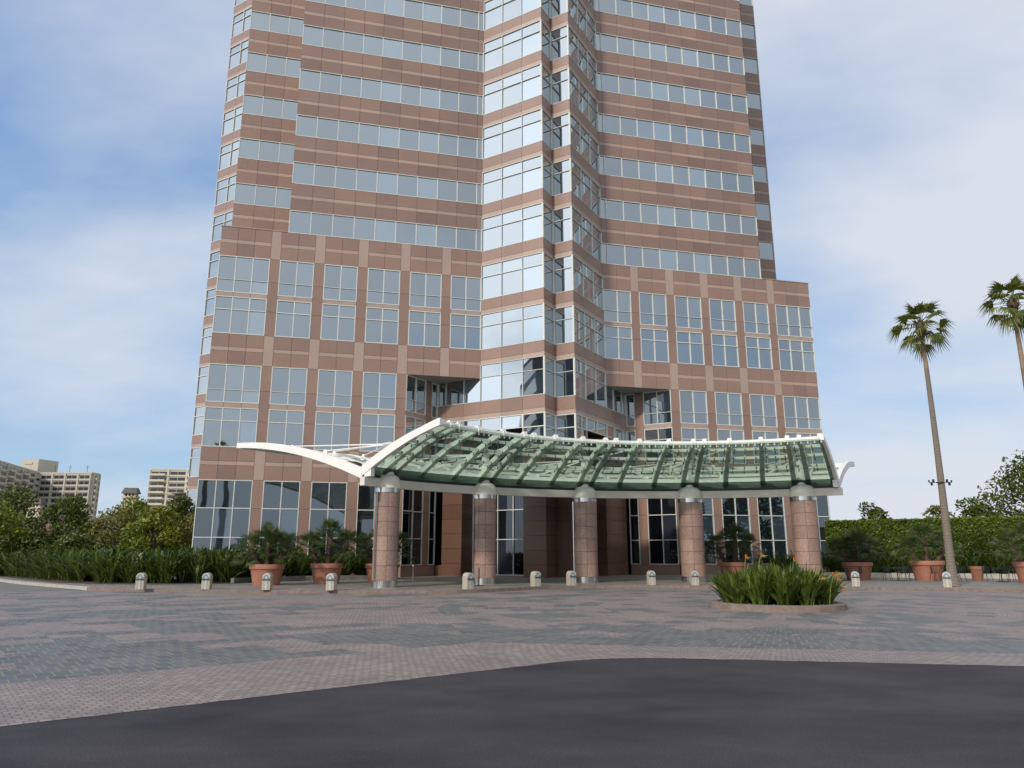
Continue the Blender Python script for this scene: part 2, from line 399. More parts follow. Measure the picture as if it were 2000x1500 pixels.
# left planting bed
BED = [(-40, 58.5), (-25.7, 42.8), (-21.8, 40.2), (-17.8, 39.6), (-14.6, 40.6), (-14.3, 42.7), (-12.1, 45.4), (-8.2, 47.3), (-7.2, 50.6), (-20.4, 47.2), (-22, 49), (-28, 62), (-38, 68)]
sheet('bed_soil', BED, .165, M['soil'])
b = MB(); L = [(-14.75, 40.75), (-14.45, 42.7), (-12.2, 45.3), (-8.2, 47.2)]; I = offset(L, .2)
for i in range(3):
    b.hexa([(*L[i], .14), (*L[i + 1], .14), (*I[i + 1], .14), (*I[i], .14), (*L[i], .42), (*L[i + 1], .42), (*I[i + 1], .42), (*I[i], .42)])
struct(b.build('bed_kerb', M['dark_kerb']))
# right bed with low wall
b = MB(); L = [(18.2, 54.6), (24.1, 51.8), (27.3, 50.9), (33, 48.4), (40, 44.4)]; I = offset(L, .25)
for i in range(4):
    b.hexa([(*L[i], .14), (*L[i + 1], .14), (*I[i + 1], .14), (*I[i], .14), (*L[i], .46), (*L[i + 1], .46), (*I[i + 1], .46), (*I[i], .46)])
struct(b.build('bed_kerb', M['concrete']))
sheet('bed_soil', [(18.3, 55), (24.2, 52.1), (33.1, 48.7), (40, 44.8), (44, 50), (26, 60), (20, 60)], .40, M['soil'])

# ------------------------------------------------------------------ office tower
T = empty('office_tower', (-2.358, 53.8, 0), R(14))
tag(T, 'tall pink granite office tower with mirrored ribbon windows and a zigzag glass bay', 'office tower')
class Fr:
    def __init__(s, x, y, deg): s.x, s.y = x, y; s.c, s.s = math.cos(R(deg)), math.sin(R(deg))
    def p(s, u, o, z): return (s.x + s.c * u + s.s * o, s.y + s.s * u - s.c * o, z)
    def box(s, b, u0, u1, o0, o1, z0, z1):
        b.hexa([s.p(u0, o1, z0), s.p(u1, o1, z0), s.p(u1, o0, z0), s.p(u0, o0, z0),
                s.p(u0, o1, z1), s.p(u1, o1, z1), s.p(u1, o0, z1), s.p(u0, o0, z1)])
G_ = .009
def panels(fr, b, us, z0, z1, o=0., th=.22):
    for a, c in zip(us[:-1], us[1:]): fr.box(b, a + G_, c - G_, o - th, o, z0 + G_, z1 - G_)
def window(fr, us, zs, name='window', parent=T, fw=.062, thin=(), mat='glass'):
    f = MB(); u0, u1, z0, z1 = us[0], us[-1], zs[0], zs[-1]
    h = fw / 2
    for u in us:
        a, c = (u, u + fw) if u == u0 else ((u - fw, u) if u == u1 else (u - h, u + h))
        fr.box(f, a, c, -.12, .02, z0, z1)
    for z in zs:
        k = .55 if (z in thin) else 1
        a, c = (z + .001, z + fw) if z == z0 else ((z - fw, z - .001) if z == z1 else (z - h * k, z + h * k))
        fr.box(f, u0 + .001, u1 - .001, -.118, .016, a, c)
    fo = f.build(name, M['frame'], parent)
    g = MB()
    for a, c in zip(us[:-1], us[1:]):
        for d, e in zip(zs[:-1], zs[1:]):
            w = [random.gauss(0, .0035) for _ in range(2)]
            q = -.07
            g.quad(fr.p(a, q - w[0] - w[1], d), fr.p(c, q + w[0] - w[1], d), fr.p(c, q + w[0] + w[1], e), fr.p(a, q - w[0] + w[1], e))
    g.build('glass', M[mat], fo)
    return fo
def split(a, b, step):
    n = max(1, round((b - a) / step)); return [a + (b - a) * i / n for i in range(n + 1)]

MAIN = Fr(0, 0, 0)
FL = 3.945; Z0 = 24.57
mir = lambda s: 9.95 - s
def both(lst): return lst, [mir(s) for s in reversed(lst)]
WINS = [[-18.95, -17.8, -16.65, -15.5], [-14.82, -13.62, -12.42], [-11.70, -10.5, -9.30], [-8.58, -7.38, -6.18], [-5.46, -4.26, -3.06], [-2.36, -1.18, 0]]
PIERS = [(-15.5, -14.82), (-12.42, -11.70), (-9.30, -8.58), (-6.18, -5.46), (-3.06, -2.36)]
ZA = (19.65, 20.62, 22.38); ZB = (16.63, 18.40, 19.35); ZC = (11.75, 12.65, 14.44); ZD = (8.70, 10.50, 11.41); ZG = (.92, 2.75, 4.65, 6.52)
def pier_run(fr, us, zs):
    b = MB()
    for a, c in zip(zs[:-1], zs[1:]): panels(fr, b, us, a, c)
    b.build('pier', M['granite'], T)
def band_split(fr, us, zt, zb, wall, band):
    hgt = zt - zb; zb1 = zt - .56 * hgt; zb2 = zt - .43 * hgt
    panels(fr, wall, us, zb2, zt); panels(fr, band, us, zb1, zb2, -.004); panels(fr, wall, us, zb, zb1)
for side in (0, 1):
    sd = (lambda L: both(L)[side])
    for zt, zb, full in ((24.57, 22.38, 1), (16.63, 14.44, 1), (8.70, 6.52, 0)):
        for w in (WINS if full else WINS[:4]):
            wb = MB(); lb = MB(); band_split(MAIN, sd(w), zt, zb, wb, lb)
            o = wb.build('spandrel', M['granite'], T); lb.build('light_band', M['granite_light'], o)
        for pr in (PIERS if full else PIERS[:4]):
            b = MB(); panels(MAIN, b, sd(list(pr)), zb, zt, .003); b.build('pier_block', M['granite_light'], T)
    for i, w in enumerate(WINS):
        us = sd(w)
        window(MAIN, us, ZA, thin=(20.62,)); window(MAIN, us, ZB)
        lb = MB(); panels(MAIN, lb, us, 19.35, 19.65); lb.build('transom_band', M['granite_light'], T)
        if i < 4:
            window(MAIN, us, ZC, thin=(12.65,)); window(MAIN, us, ZD); window(MAIN, us, ZG, mat='glass_ground')
            lb = MB(); panels(MAIN, lb, us, 11.41, 11.75); lb.build('transom_band', M['granite_light'], T)
    for i, pr in enumerate(PIERS):
        us = sd(list(pr)); pier_run(MAIN, us, (16.63, 18.4, 20.62, 22.38))
        if i < 4: pier_run(MAIN, us, (8.7, 10.5, 12.65, 14.44)); pier_run(MAIN, us, (.92, 2.75, 4.65, 6.52))
    b = MB(); P = sorted(set(x for w in WINS[:4] for x in sd(w))); panels(MAIN, b, P, 0, .92); b.build('plinth', M['granite'], T)
for x, sg in ((-18.95, 1), (28.9, -1)):
    b = MB(); b.box(min(x, x + sg * .2), max(x, x + sg * .2), .23, 4.45 + 22, 0, 24.55); b.build('end_wall', M['granite'], T)
for x0, x1 in ((-18.9, -14.45), (24.35, 28.85)):
    b = MB(); b.prism([(x0, .05), (x1, .05), (x1, 8), (x0, 8)], 24.40, 24.5); b.build('roof', M['roofing'], T)
for x0, x1 in ((-18.99, -14.45), (24.35, 28.94)):
    b = MB(); b.box(x0, x1, -.03, .3, 24.575, 24.64); b.build('parapet_coping', M['granite_light'], T)
# main ribbons
KT = 9
def ribbon_face(fr, us, ks, name, sp):
    for k in ks:
        z0 = Z0 + FL * k; z1 = z0 + 1.79; zt = z0 + FL
        window(fr, us, (z0, z1), name, fw=.052)
        wb = MB(); lb = MB(); band_split(fr, us, zt, z1, wb, lb)
        o = wb.build(sp, M['granite'], T); lb.build('light_band', M['granite_light'], o)
LU = [-14.4, -12.86, -11.3, -9.74, -8.2, -6.65, -5.1, -3.55, -2.0, -.44, 0]
for side in (0, 1): ribbon_face(MAIN, both(LU)[side], range(0, KT), 'ribbon_window', 'ribbon_spandrel')
ZTOP = Z0 + FL * KT
for x, sg in ((-14.4, 1), (24.35, -1)):
    b = MB(); b.box(min(x, x + sg * .2), max(x, x + sg * .2), .23, 4.7, 24.5, ZTOP); b.build('return_pier', M['granite'], T)
BACK = Fr(0, 4.45, 0)
for us in ([-18.95, -17.4, -15.85, -14.3], [24.25, 25.8, 27.35, 28.9]): ribbon_face(BACK, us, range(-0, KT + 1), 'setback_window', 'setback_spandrel')
for x, sg in ((-18.95, 1), (28.9, -1)):
    b = MB(); b.box(min(x, x + sg * .2), max(x, x + sg * .2), 4.7, 24, 24.57, ZTOP + FL); b.build('end_wall', M['granite'], T)
# zigzag bay faces
Q = 3.85 * math.sqrt(2); q = 1.125 * math.sqrt(2)
AL = Fr(0, 0, -45); NG = Fr(3.85, -3.85, 45); NA = Fr(4.975, -2.725, -45); GA = Fr(6.1, -3.85, 45)
def bay_spandrel(fr, us, z1, zt, sp='bay_spandrel', hb=.33):
    wb = MB(); lb = MB(); panels(fr, lb, us, z1, z1 + hb, .002); panels(fr, wb, us, z1 + hb, zt)
    o = wb.build(sp, M['granite'], T); lb.build('light_band', M['granite_light'], o)
def bay_face(fr, us, ks, name='bay_window', rail=True):
    for k in ks:
        z0 = 12.68 + 3.95 * k; z1 = z0 + 2.79; zt = z0 + 3.95
        window(fr, us, (z0, z0 + 1.82, z1) if rail else (z0, z1), name, fw=.036)
        bay_spandrel(fr, us, z1, zt)
AUS = [0, Q / 3, 2 * Q / 3, Q]; GUS = AUS
KB_ = range(1, 13)
bay_face(AL, AUS, KB_); bay_face(NG, [0, q], KB_); bay_face(NA, [0, q], KB_); bay_face(GA, GUS, KB_)
RI = 2.72 * math.sqrt(2)
EXA = [-RI, -RI + .7, -1.5] + AUS; EXG = AUS + [Q + 1.5, Q + RI - .7, Q + RI]
bay_face(AL, EXA, [0]); bay_face(NG, [0, q], [0]); bay_face(NA, [0, q], [0]); bay_face(GA, EXG, [0])
# lower floor of the bay: upper lights, then the portal opening below z=10.42
ZR = 10.42
for fr, us, nar in ((AL, EXA[:-1], 0), (GA, EXG[1:], 0)):
    window(fr, us, (ZR, 11.40), 'bay_window')
window(AL, AUS[2:], (8.75, ZR, 11.40), 'bay_window'); window(GA, AUS[:2], (8.75, ZR, 11.40), 'bay_window')
window(NG, [0, q], (8.75, ZR, 11.40), 'bay_window'); window(NA, [0, q], (8.75, ZR, 11.40), 'bay_window')
for fr, us in ((AL, EXA), (GA, EXG), (NG, [0, q]), (NA, [0, q])):
    bay_spandrel(fr, us, 11.40, 12.68, hb=.32)
# prow piers down to the ground, coursed granite
def courses(z0, z1, n): return [z0 + (z1 - z0) * i / n for i in range(n + 1)]
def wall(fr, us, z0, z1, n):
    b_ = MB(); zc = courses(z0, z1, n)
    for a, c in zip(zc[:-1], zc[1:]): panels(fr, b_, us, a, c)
    b_.build('entrance_wall', M['granite_entry_shade'], T)
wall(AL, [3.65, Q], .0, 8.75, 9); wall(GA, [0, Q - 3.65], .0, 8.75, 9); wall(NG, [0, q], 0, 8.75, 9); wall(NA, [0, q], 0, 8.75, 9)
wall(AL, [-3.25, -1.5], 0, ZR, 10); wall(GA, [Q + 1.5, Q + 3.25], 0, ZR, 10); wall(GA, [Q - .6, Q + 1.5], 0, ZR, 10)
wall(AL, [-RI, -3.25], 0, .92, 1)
# niche returns and door walls
c45 = math.cos(R(45))
def alp(t, o=0.): return (AL.x + AL.c * t + AL.s * o, AL.y + AL.s * t - AL.c * o)
def gap(t, o=0.): return (GA.x + GA.c * t + GA.s * o, GA.y + GA.s * t - GA.c * o)
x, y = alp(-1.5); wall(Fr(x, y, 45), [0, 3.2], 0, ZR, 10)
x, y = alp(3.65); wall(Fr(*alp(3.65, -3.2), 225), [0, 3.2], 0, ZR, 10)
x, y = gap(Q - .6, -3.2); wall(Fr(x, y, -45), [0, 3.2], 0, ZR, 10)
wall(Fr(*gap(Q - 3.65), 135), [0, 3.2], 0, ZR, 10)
DA = Fr(*alp(-1.5, -3.0), -45); DG = Fr(*gap(Q - 3.65, -3.0), 45)
for fr, us in ((DA, [.0, 1.2, 2.55, 3.55, 4.4, 5.15]), (DG, [0, .9, 1.9, 3.05])):
    window(fr, us, (.16, 2.75, 4.9, 7.4, ZR), 'entrance_glazing', mat='glass_dark')
    d = MB(); u = us[-3]; u2 = us[-2]
    for a, c in ((u + .05, u + .12), (u2 - .12, u2 - .05)): fr.box(d, a, c, .03, .07, .18, 2.68)
    for a, c in ((.18, .42), (1.02, 1.09), (2.6, 2.68)): fr.box(d, u + .05, u2 - .05, .032, .068, a, c)
    fr.box(d, u2 - .2, u2 - .16, .08, .12, .8, 1.7)
    d.build('door_frame', M['steel'], T)
# portal soffits + recess soffits
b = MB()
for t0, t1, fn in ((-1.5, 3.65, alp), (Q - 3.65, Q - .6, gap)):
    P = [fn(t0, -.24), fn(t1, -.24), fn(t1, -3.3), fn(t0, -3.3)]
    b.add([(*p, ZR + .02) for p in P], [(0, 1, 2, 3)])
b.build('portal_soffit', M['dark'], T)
for P in ([(-5.46, .0), (0, 0), (-2.73, 2.73)], [(9.95, 0), (15.41, 0), (12.68, 2.73)]):
    b = MB(); cx_, cy_ = sum(p[0] for p in P) / 3, sum(p[1] for p in P) / 3
    Pn = [(x, y) for x, y in P]
    # three fluted panels meeting at the middle, divided by raised seams
    b.add([(x, y, 14.445) for x, y in Pn] + [(cx_, cy_, 14.47)], [(0, 1, 3), (1, 2, 3), (2, 0, 3)])
    for p in Pn: b.bar((p[0] * .97 + cx_ * .03, p[1] * .97 + cy_ * .03, 14.44), (cx_, cy_, 14.46), .07, .04)
    b.build('recess_soffit', M['soffit'], T)
# recess return faces (two panes, pier, narrow pane)
for fr, us, pr, us2 in ((Fr(-5.46, 0, 45), [0, 1.17, 2.34], [2.34, 3.06], [3.06, RI]), (Fr(12.68, 2.73, -45), [RI - 2.34, RI - 1.17, RI], [RI - 3.06, RI - 2.34], [0, RI - 3.06])):
    for w in (us, us2):
        wb = MB(); lb = MB()
        window(fr, w, ZC, 'return_window', thin=(12.65,)); window(fr, w, ZD, 'return_window'); window(fr, w, ZG, 'return_window', mat='glass_dark')
        t_ = MB(); panels(fr, t_, w, 11.41, 11.75); t_.build('transom_band', M['granite_light'], T)
        band_split(fr, w, 8.7, 6.52, wb, lb)
        p_ = MB(); panels(fr, p_, w, 0, .92); p_.build('plinth', M['granite'], T)
        o = wb.build('spandrel', M['granite'], T); lb.build('light_band', M['granite_light'], o)
    pier_run(fr, pr, (0, .92, 2.75, 4.65, 6.52, 8.7, 10.5, 12.65, 14.44))
# far corner face, set back behind the podium end
CF = Fr(-23.33, 22.43, -45)
CU = [0, 1.78, 3.55, 5.32, 7.1]
for k in range(-2, 13):
    z0 = 12.68 + 3.95 * k - (0 if k >= 0 else .0); z1 = z0 + 2.79; zt = z0 + 3.95
    window(CF, CU, (z0, z0 + 1.82, z1), 'corner_window'); bay_spandrel(CF, CU, z1, zt, 'corner_spandrel')
window(CF, CU, (.3, 1.2, 2.4), 'corner_window'); bay_spandrel(CF, CU, 2.4, 4.78, 'corner_spandrel')
b = MB(); b.box(-23.1, -18.5, 22.8, 45, 0, 64); b.build('rear_wall', M['granite'], T)
b = MB(); b.box(-18.45, 28.7, 24, 45, 0, 60); b.build('rear_wall', M['granite'], T)
b = MB(); b.prism([(-18.9, 4.6), (-14.3, 4.6), (-14.3, .2), (0, .2), (3.85, -3.6), (4.97, -2.5), (6.1, -3.6), (9.95, .2), (24.2, .2), (24.2, 4.6), (28.8, 4.6), (28.8, 24), (-18.9, 24)], ZTOP - .1, ZTOP + .1)
b.build('roof', M['roofing'], T)

# ------------------------------------------------------------------ entrance canopy
C = empty('entrance_canopy', (CX, CY, 0))
tag(C, 'curved green glass entrance canopy with white gull-wing edges on granite columns', 'canopy')
A0, A1 = 145.4, 60.7
def pol(deg, r, z): return (r * math.cos(R(deg)), r * math.sin(R(deg)), z)
RV, RE, ZV, ZE = 18.62, 14.2, 5.36, 7.22
def zf(r):
    t = (RV - r) / (RV - RE); return ZV + (ZE - ZV) * (1.42 * t - .42 * t * t)
RB0, RB1 = 18.9, 28.4
def zb(r):
    t = (r - RB0) / (RB1 - RB0); return 5.2 + 2.15 * (1.75 * t - .75 * t * t)
cols_a = [141.2, 122.4, 103.6, 84.8, 66.0]
ribs = []
for i, a in enumerate(cols_a):
    ribs += [a + 1.15, a - 1.15]
    if i < 4: ribs += [a - 6.27, a - 12.53]
ribs += [A1 + .2, A0 - .2]
ribs.sort(reverse=True)
def arcs(n): return [A0 + (A1 - A0) * i / n for i in range(n + 1)]
def surf(b, r0, r1, z, nr, na, dz=0., a0=A0, a1=A1):
    rs = [r0 + (r1 - r0) * i / nr for i in range(nr + 1)]; as_ = [a0 + (a1 - a0) * i / na for i in range(na + 1)]
    P = [pol(a, r, z(r) + dz) for r in rs for a in as_]; n = na + 1
    b.add(P, [(i * n + j, i * n + j + 1, (i + 1) * n + j + 1, (i + 1) * n + j) for i in range(nr) for j in range(na)])
b = MB(); surf(b, RV, RE - .25, zf, 16, 84); b.build('glass_roof', M['canopy_glass'], C, True)
b = MB(); surf(b, RB0, RB1, zb, 20, 84); b.build('glass_roof', M['canopy_glass'], C, True)
def rib_mesh(a, r0, r1, z, w, h, lift, n=10):
    b = MB(); aw = math.degrees(w / 2 / ((r0 + r1) / 2))
    rs = [r0 + (r1 - r0) * i / n for i in range(n + 1)]
    for p, q_ in zip(rs[:-1], rs[1:]):
        b.hexa([pol(a + aw, p, z(p) + lift), pol(a - aw, p, z(p) + lift), pol(a - aw, q_, z(q_) + lift), pol(a + aw, q_, z(q_) + lift),
                pol(a + aw, p, z(p) + lift + h), pol(a - aw, p, z(p) + lift + h), pol(a - aw, q_, z(q_) + lift + h), pol(a + aw, q_, z(q_) + lift + h)])
    return b
for a in ribs:
    rib_mesh(a, RV, RE, zf, .24, .28, .06).build('rib', M['white'], C)
    rib_mesh(a, RB0, RB1 - .3, zb, .11, .18, .07).build('rib', M['white'], C)
def ring(r, z0, z1, w, a0=A0, a1=A1, n=84):
    b = MB()
    for i in range(n):
        p, q_ = a0 + (a1 - a0) * i / n, a0 + (a1 - a0) * (i + 1) / n
        b.hexa([pol(p, r, z0), pol(q_, r, z0), pol(q_, r + w, z0), pol(p, r + w, z0), pol(p, r, z1), pol(q_, r, z1), pol(q_, r + w, z1), pol(p, r + w, z1)])
    return b
for r in (15.15, 16.1, 17.1): ring(r, zf(r) + .06, zf(r) + .2, .13).build('purlin', M['white'], C)
for r in (22.0, 24.4, 26.6): ring(r, zb(r) + .06, zb(r) + .2, .13).build('purlin', M['white'], C)
# eaves with clips
b = ring(RE - .06, zf(RE) - .0, zf(RE) + .2, .13)
for a in ribs:
    for da in (-.3, .3):
        b.bar(pol(a + da, RE - .1, zf(RE) + .1), pol(a + da, RE + .12, zf(RE) + .1), .08, .22)
for a in arcs(66): b.bar(pol(a, RE - .02, zf(RE) - .12), pol(a, RE - .02, zf(RE)), .06, .06)
b.build('eave_beam', M['white'], C)
b = ring(RB1 - .2, zb(RB1) - .05, zb(RB1) + .2, .16); b.build('eave_beam', M['white'], C)
# wing end beams and valley
def end_beam(a, da, r0, r1, z, n=16):
    b = MB(); rs = [r0 + (r1 - r0) * i / n for i in range(n + 1)]
    for i, (p, q_) in enumerate(zip(rs[:-1], rs[1:])):
        def hh(k): t = k / n; return .46 - .22 * t
        h0, h1 = hh(i), hh(i + 1)
        b.hexa([pol(a, p, z(p) - .04), pol(a + da, p, z(p) - .04), pol(a + da, q_, z(q_) - .04), pol(a, q_, z(q_) - .04),
                pol(a, p, z(p) + h0), pol(a + da, p, z(p) + h0), pol(a + da, q_, z(q_) + h1), pol(a, q_, z(q_) + h1)])
    return b
for a, da in ((A0 + .04, .55), (A1 - .04, -.55)):
    end_beam(a, da, RV + .15, RE - .1, zf).build('end_beam', M['white'], C)
    end_beam(a, da, RB0 - .15, RB1 + (.0 if da > 0 else .0), zb).build('end_beam', M['white'], C)
b = MB()
for i in range(84):
    p, q_ = A0 + (A1 - A0) * i / 84, A0 + (A1 - A0) * (i + 1) / 84
    prof = [(18.70, 5.30), (18.72, 5.50), (18.82, 5.70), (19.02, 5.86), (19.4, 5.98), (20.1, 6.06), (20.6, 6.0)]
    for (r0, z0), (r1, z1) in zip(prof[:-1], prof[1:]): b.quad(pol(p, r0, z0), pol(q_, r0, z0), pol(q_, r1, z1), pol(p, r1, z1))
b.build('valley_gutter', M['white'], C)
for a, d in ((A0 + .5, -.75), (A1 - .5, .75)):
    ring(18.2, 5.2, 5.68, .85, a, a + d, 3).build('valley_end', M['white'], C)
ring(18.46, 4.78, 5.18, .30, A0 + .9, A1 - 1.0).build('valley_beam', M['cream_beam'], C)
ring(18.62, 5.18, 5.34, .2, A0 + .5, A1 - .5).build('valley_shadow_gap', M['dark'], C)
# glass fittings
b = MB()
for r in (15.15, 16.1, 17.1):
    for a0_, a1_ in zip(ribs[:-1], ribs[1:]):
        n_ = 3 if a0_ - a1_ > 4 else 1
        for k in range(n_):
            a = a0_ + (a1_ - a0_) * (k + .5) / n_
            b.bar(pol(a, r - .2, zf(r - .2) - .05), pol(a, r + .2, zf(r + .2) - .05), .022, .022)
            for s_ in (-.2, .2): b.bar(pol(a, r + s_, zf(r + s_) - .07), pol(a, r + s_, zf(r + s_) + .06), .045, .045)
    b3 = ring(r + .06, zf(r) - .03, zf(r) - .012, .018); b.add(b3.v, b3.f)
o = b.build('glass_fitting', M['fitting'], C); o['kind'] = 'stuff'
b = MB(); surf(b, RV + .01, 18.1, zf, 3, 84, -.02); b.build('edge_band', M['frit_glass'], C, True)
# masts, rods
for a in cols_a:
    b = MB(); x, y, _ = pol(a, 18.55, 0)
    b.lathe([(.26, 5.2), (.19, 6.75), (.19, 6.85)], (x, y), 16); b.lathe([(.34, 6.85), (.36, 6.93), (.1, 7.0)], (x, y), 16)
    mo = b.build('mast', M['white'], C, True)
    top = (x, y, 6.9)
    for da in (-6.3, 0, 6.3):
        for r, zz in ((15.5, zf), (20.8, zb), (23.6, zb), (26.6, zb)):
            if r == 20.8 and da == 0: continue
            if not (A1 < a + da < A0): continue
            e_ = pol(a + da * .96, r, zz(r) + .32)
            b = MB(); b.tube([top, e_], .038, 6); b.build('tie_rod', M['white'], C)
            b = MB(); p = Vector(e_)
            b.hexa([p + Vector(v) for v in ((-.14, -.14, -.26), (.14, -.14, -.26), (.14, .14, -.26), (-.14, .14, -.26), (-.07, -.07, .08), (.07, -.07, .08), (.07, .07, .08), (-.07, .07, .08))])
            b.build('bracket', M['white'], C)
# columns
for i, a in enumerate(cols_a):
    x, y, _ = pol(a, 18.6, 0); rad = [.59, .625, .65, .67, .685][i]
    b = MB()
    zc = courses(.45, 4.53, 6)
    ro = math.atan2(-(y + CY), -(x + CX)) + R(6)
    for z0, z1 in zip(zc[:-1], zc[1:]):
        for k in range(6):
            s0 = ro + k * PI / 3 + .009; s1 = ro + (k + 1) * PI / 3 - .009
            b.lathe([(rad - .08, z0 + .009), (rad, z0 + .009), (rad, z1 - .009), (rad - .08, z1 - .009)], (x, y), 10, s0, s1)
    co = b.build('column', M['granite_column'], C, True)
    b = MB(); b.lathe([(rad - .03, .4), (rad - .03, 4.6)], (x, y), 32); b.build('core', M['dark'], co)
    b = MB(); b.lathe([(rad + .015, .14), (rad + .015, .45)], (x, y), 48); b.build('base_ring', M['steel'], co, True)
    b = MB(); b.lathe([(rad + .015, 4.53), (rad + .015, 4.75)], (x, y), 48); b.build('collar', M['steel'], co, True)
    b = MB(); b.lathe([(rad + .03, 4.75)] + [((rad + .03) * math.cos(t) ** .62, 4.86 + .56 * math.sin(t) ** .9) for t in [k * PI / 2 / 10 for k in range(10)]] + [(.05, 5.42)], (x, y), 40)
    b.build('cap', M['cap_paint'], co, True)
    if i in (0, 1, 2):
        d = Vector((x, y, 0)).normalized(); t = Vector((-d.y, d.x, 0))
        p = Vector((x, y, 0)) + t * (rad + .05)
        b = MB(); b.tube([(p.x, p.y, .4), (p.x, p.y, 4.55)], .045, 8); b.build('downpipe', M['steel'], co)

# ------------------------------------------------------------------ bollards
def bollard():
    o = empty('light_bollard')
    def arch(b, w, y0, y1, z0, z1, n=12):
        P = [(-w, z0), (w, z0)] + [(w * math.cos(PI * k / n), z1 + w * math.sin(PI * k / n)) for k in range(n + 1)]
        m = len(P)
        b.add([(x, y0, z) for x, z in P] + [(x, y1, z) for x, z in P],
              [tuple(range(m)), tuple(reversed(range(m, 2 * m)))] + [(i, m + i, m + (i + 1) % m, (i + 1) % m) for i in range(m)])
    b = MB(); arch(b, .205, -.20, .24, 0, .58); bo = b.build('body', M['bolt_concrete'], o, True)
    b = MB()   # lamp: pale rim, glass half disc, dark louvre bar
    n = 14; P = []
    for k in range(n + 1):
        t = PI * k / n; P += [(.2 * math.cos(t), -.235, .575 + .2 * math.sin(t)), (.13 * math.cos(t), -.235, .575 + .13 * math.sin(t))]
    P2 = [(x, -.195, z) for x, _, z in P]; m = len(P)
    F = []
    for k in range(n):
        i = 2 * k; F += [(i, i + 2, i + 3, i + 1), (m + i, i, i + 1, m + i + 1) if k == 0 else (i, i + 2, m + i + 2, m + i), (i + 1, i + 3, m + i + 3, m + i + 1)]
    b.add(P + P2, F); b.build('lamp_rim', M['pale_steel'], o)
    b = MB(); arch(b, .128, -.225, -.197, .50, .577); lens = b.build('lamp_lens', M['lens'], o, True)
    b = MB(); arch(b, .055, -.232, -.215, .52, .577); b.build('bulb_cover', M['pale_steel'], lens, True)
    b = MB(); b.box(-.2, .2, -.24, -.197, .455, .50); b.build('louvre', M['lens_dark'], o)
    b = MB(); b.box(-.05, .05, -.212, -.198, .0, .44); b.build('plate', M['pale_steel'], o)
    return o
BOL = [(-16.40, 33.95, 8, 'bollard light standing alone in front of the green bed, leftmost of the row'),
       (-13.45, 33.85, 6, 'bollard light between the leftmost bollard and the first terracotta pot'),
       (-10.66, 33.45, 2, 'bollard light in front of the leftmost terracotta palm pot'),
       (-7.77, 33.05, -8, 'bollard light in front of the second terracotta palm pot from the left'),
       (-1.94, 34.1, 38, 'bollard light beside the thin black stanchion and second column'),
       (1.15, 37.1, 32, 'bollard light standing alone midway between second and third columns'),
       (2.95, 38.1, 24, 'bollard light at the left foot of the middle column'),
       (7.05, 38.85, 6, 'bollard light standing between the middle and fourth columns'),
       (9.15, 38.45, -2, 'bollard light in front of the right foot of the fourth column'),
       (16.6, 37.1, -20, 'bollard light in front of a terracotta pot, just right of the round bed'),
       (20.4, 36.0, -28, 'bollard light at the foot of the tall palm trunk')]
proto = bollard()
for i, (x, y, rz, lab) in enumerate(BOL):
    o = proto if i == 0 else copy_tree(proto)
    o.location = (x, y, .146); o.rotation_euler = (0, 0, R(rz)); o.scale = (.86, .86, .9); tag(o, lab, 'bollard light', 'bollard lights along the kerb')
# thin stanchion
o = empty('stanchion', (-1.62, 37.6, .146)); tag(o, 'thin black stanchion on a flat foot beside the second column', 'stanchion')
b = MB(); b.tube([(0, 0, .02), (0, 0, .85)], .03, 8); b.build('post', M['iron'], o)
b = MB(); b.lathe([(.3, 0), (.3, .02), (.05, .045)], seg=20); b.build('foot', M['iron'], o)
o = empty('guard_post', (-4.9, 37.9, .146)); tag(o, 'short pale metal guard post at the right of the first column', 'post')
b = MB(); b.tube([(0, 0, 0), (0, 0, .95)], .03, 8); b.lathe([(.045, .95), (.03, .99)], seg=8); b.build('post', M['steel'], o)

# ------------------------------------------------------------------ plants
def blade(b, base, az, L, lean, w, droop, seg=4, twist=None, prof=(.45, 1.0, .95, .6, .04)):
    dx, dy = math.cos(az), math.sin(az)
    tw = az + PI / 2 + (random.uniform(-1.1, 1.1) if twist is None else twist)
    sx, sy = math.cos(tw), math.sin(tw)
    P = []
    for k in range(seg + 1):
        t = k / seg
        out = lean * L * (.45 * t + .55 * t ** 2); z = L * (t - droop * t ** 2.6) * math.sqrt(max(.05, 1 - (lean * .7) ** 2))
        ww = w * prof[round(t * 4)] / 2
        P += [(base[0] + dx * out - sx * ww, base[1] + dy * out - sy * ww, base[2] + z), (base[0] + dx * out + sx * ww, base[1] + dy * out + sy * ww, base[2] + z)]
    b.add(P, [(2 * k, 2 * k + 1, 2 * k + 3, 2 * k + 2) for k in range(seg)])
def inside(p, poly):
    c = False; n = len(poly)
    for i in range(n):
        x1, y1 = poly[i]; x2, y2 = poly[i - 1]
        if (y1 > p[1]) != (y2 > p[1]) and p[0] < (x2 - x1) * (p[1] - y1) / (y2 - y1) + x1: c = not c
    return c
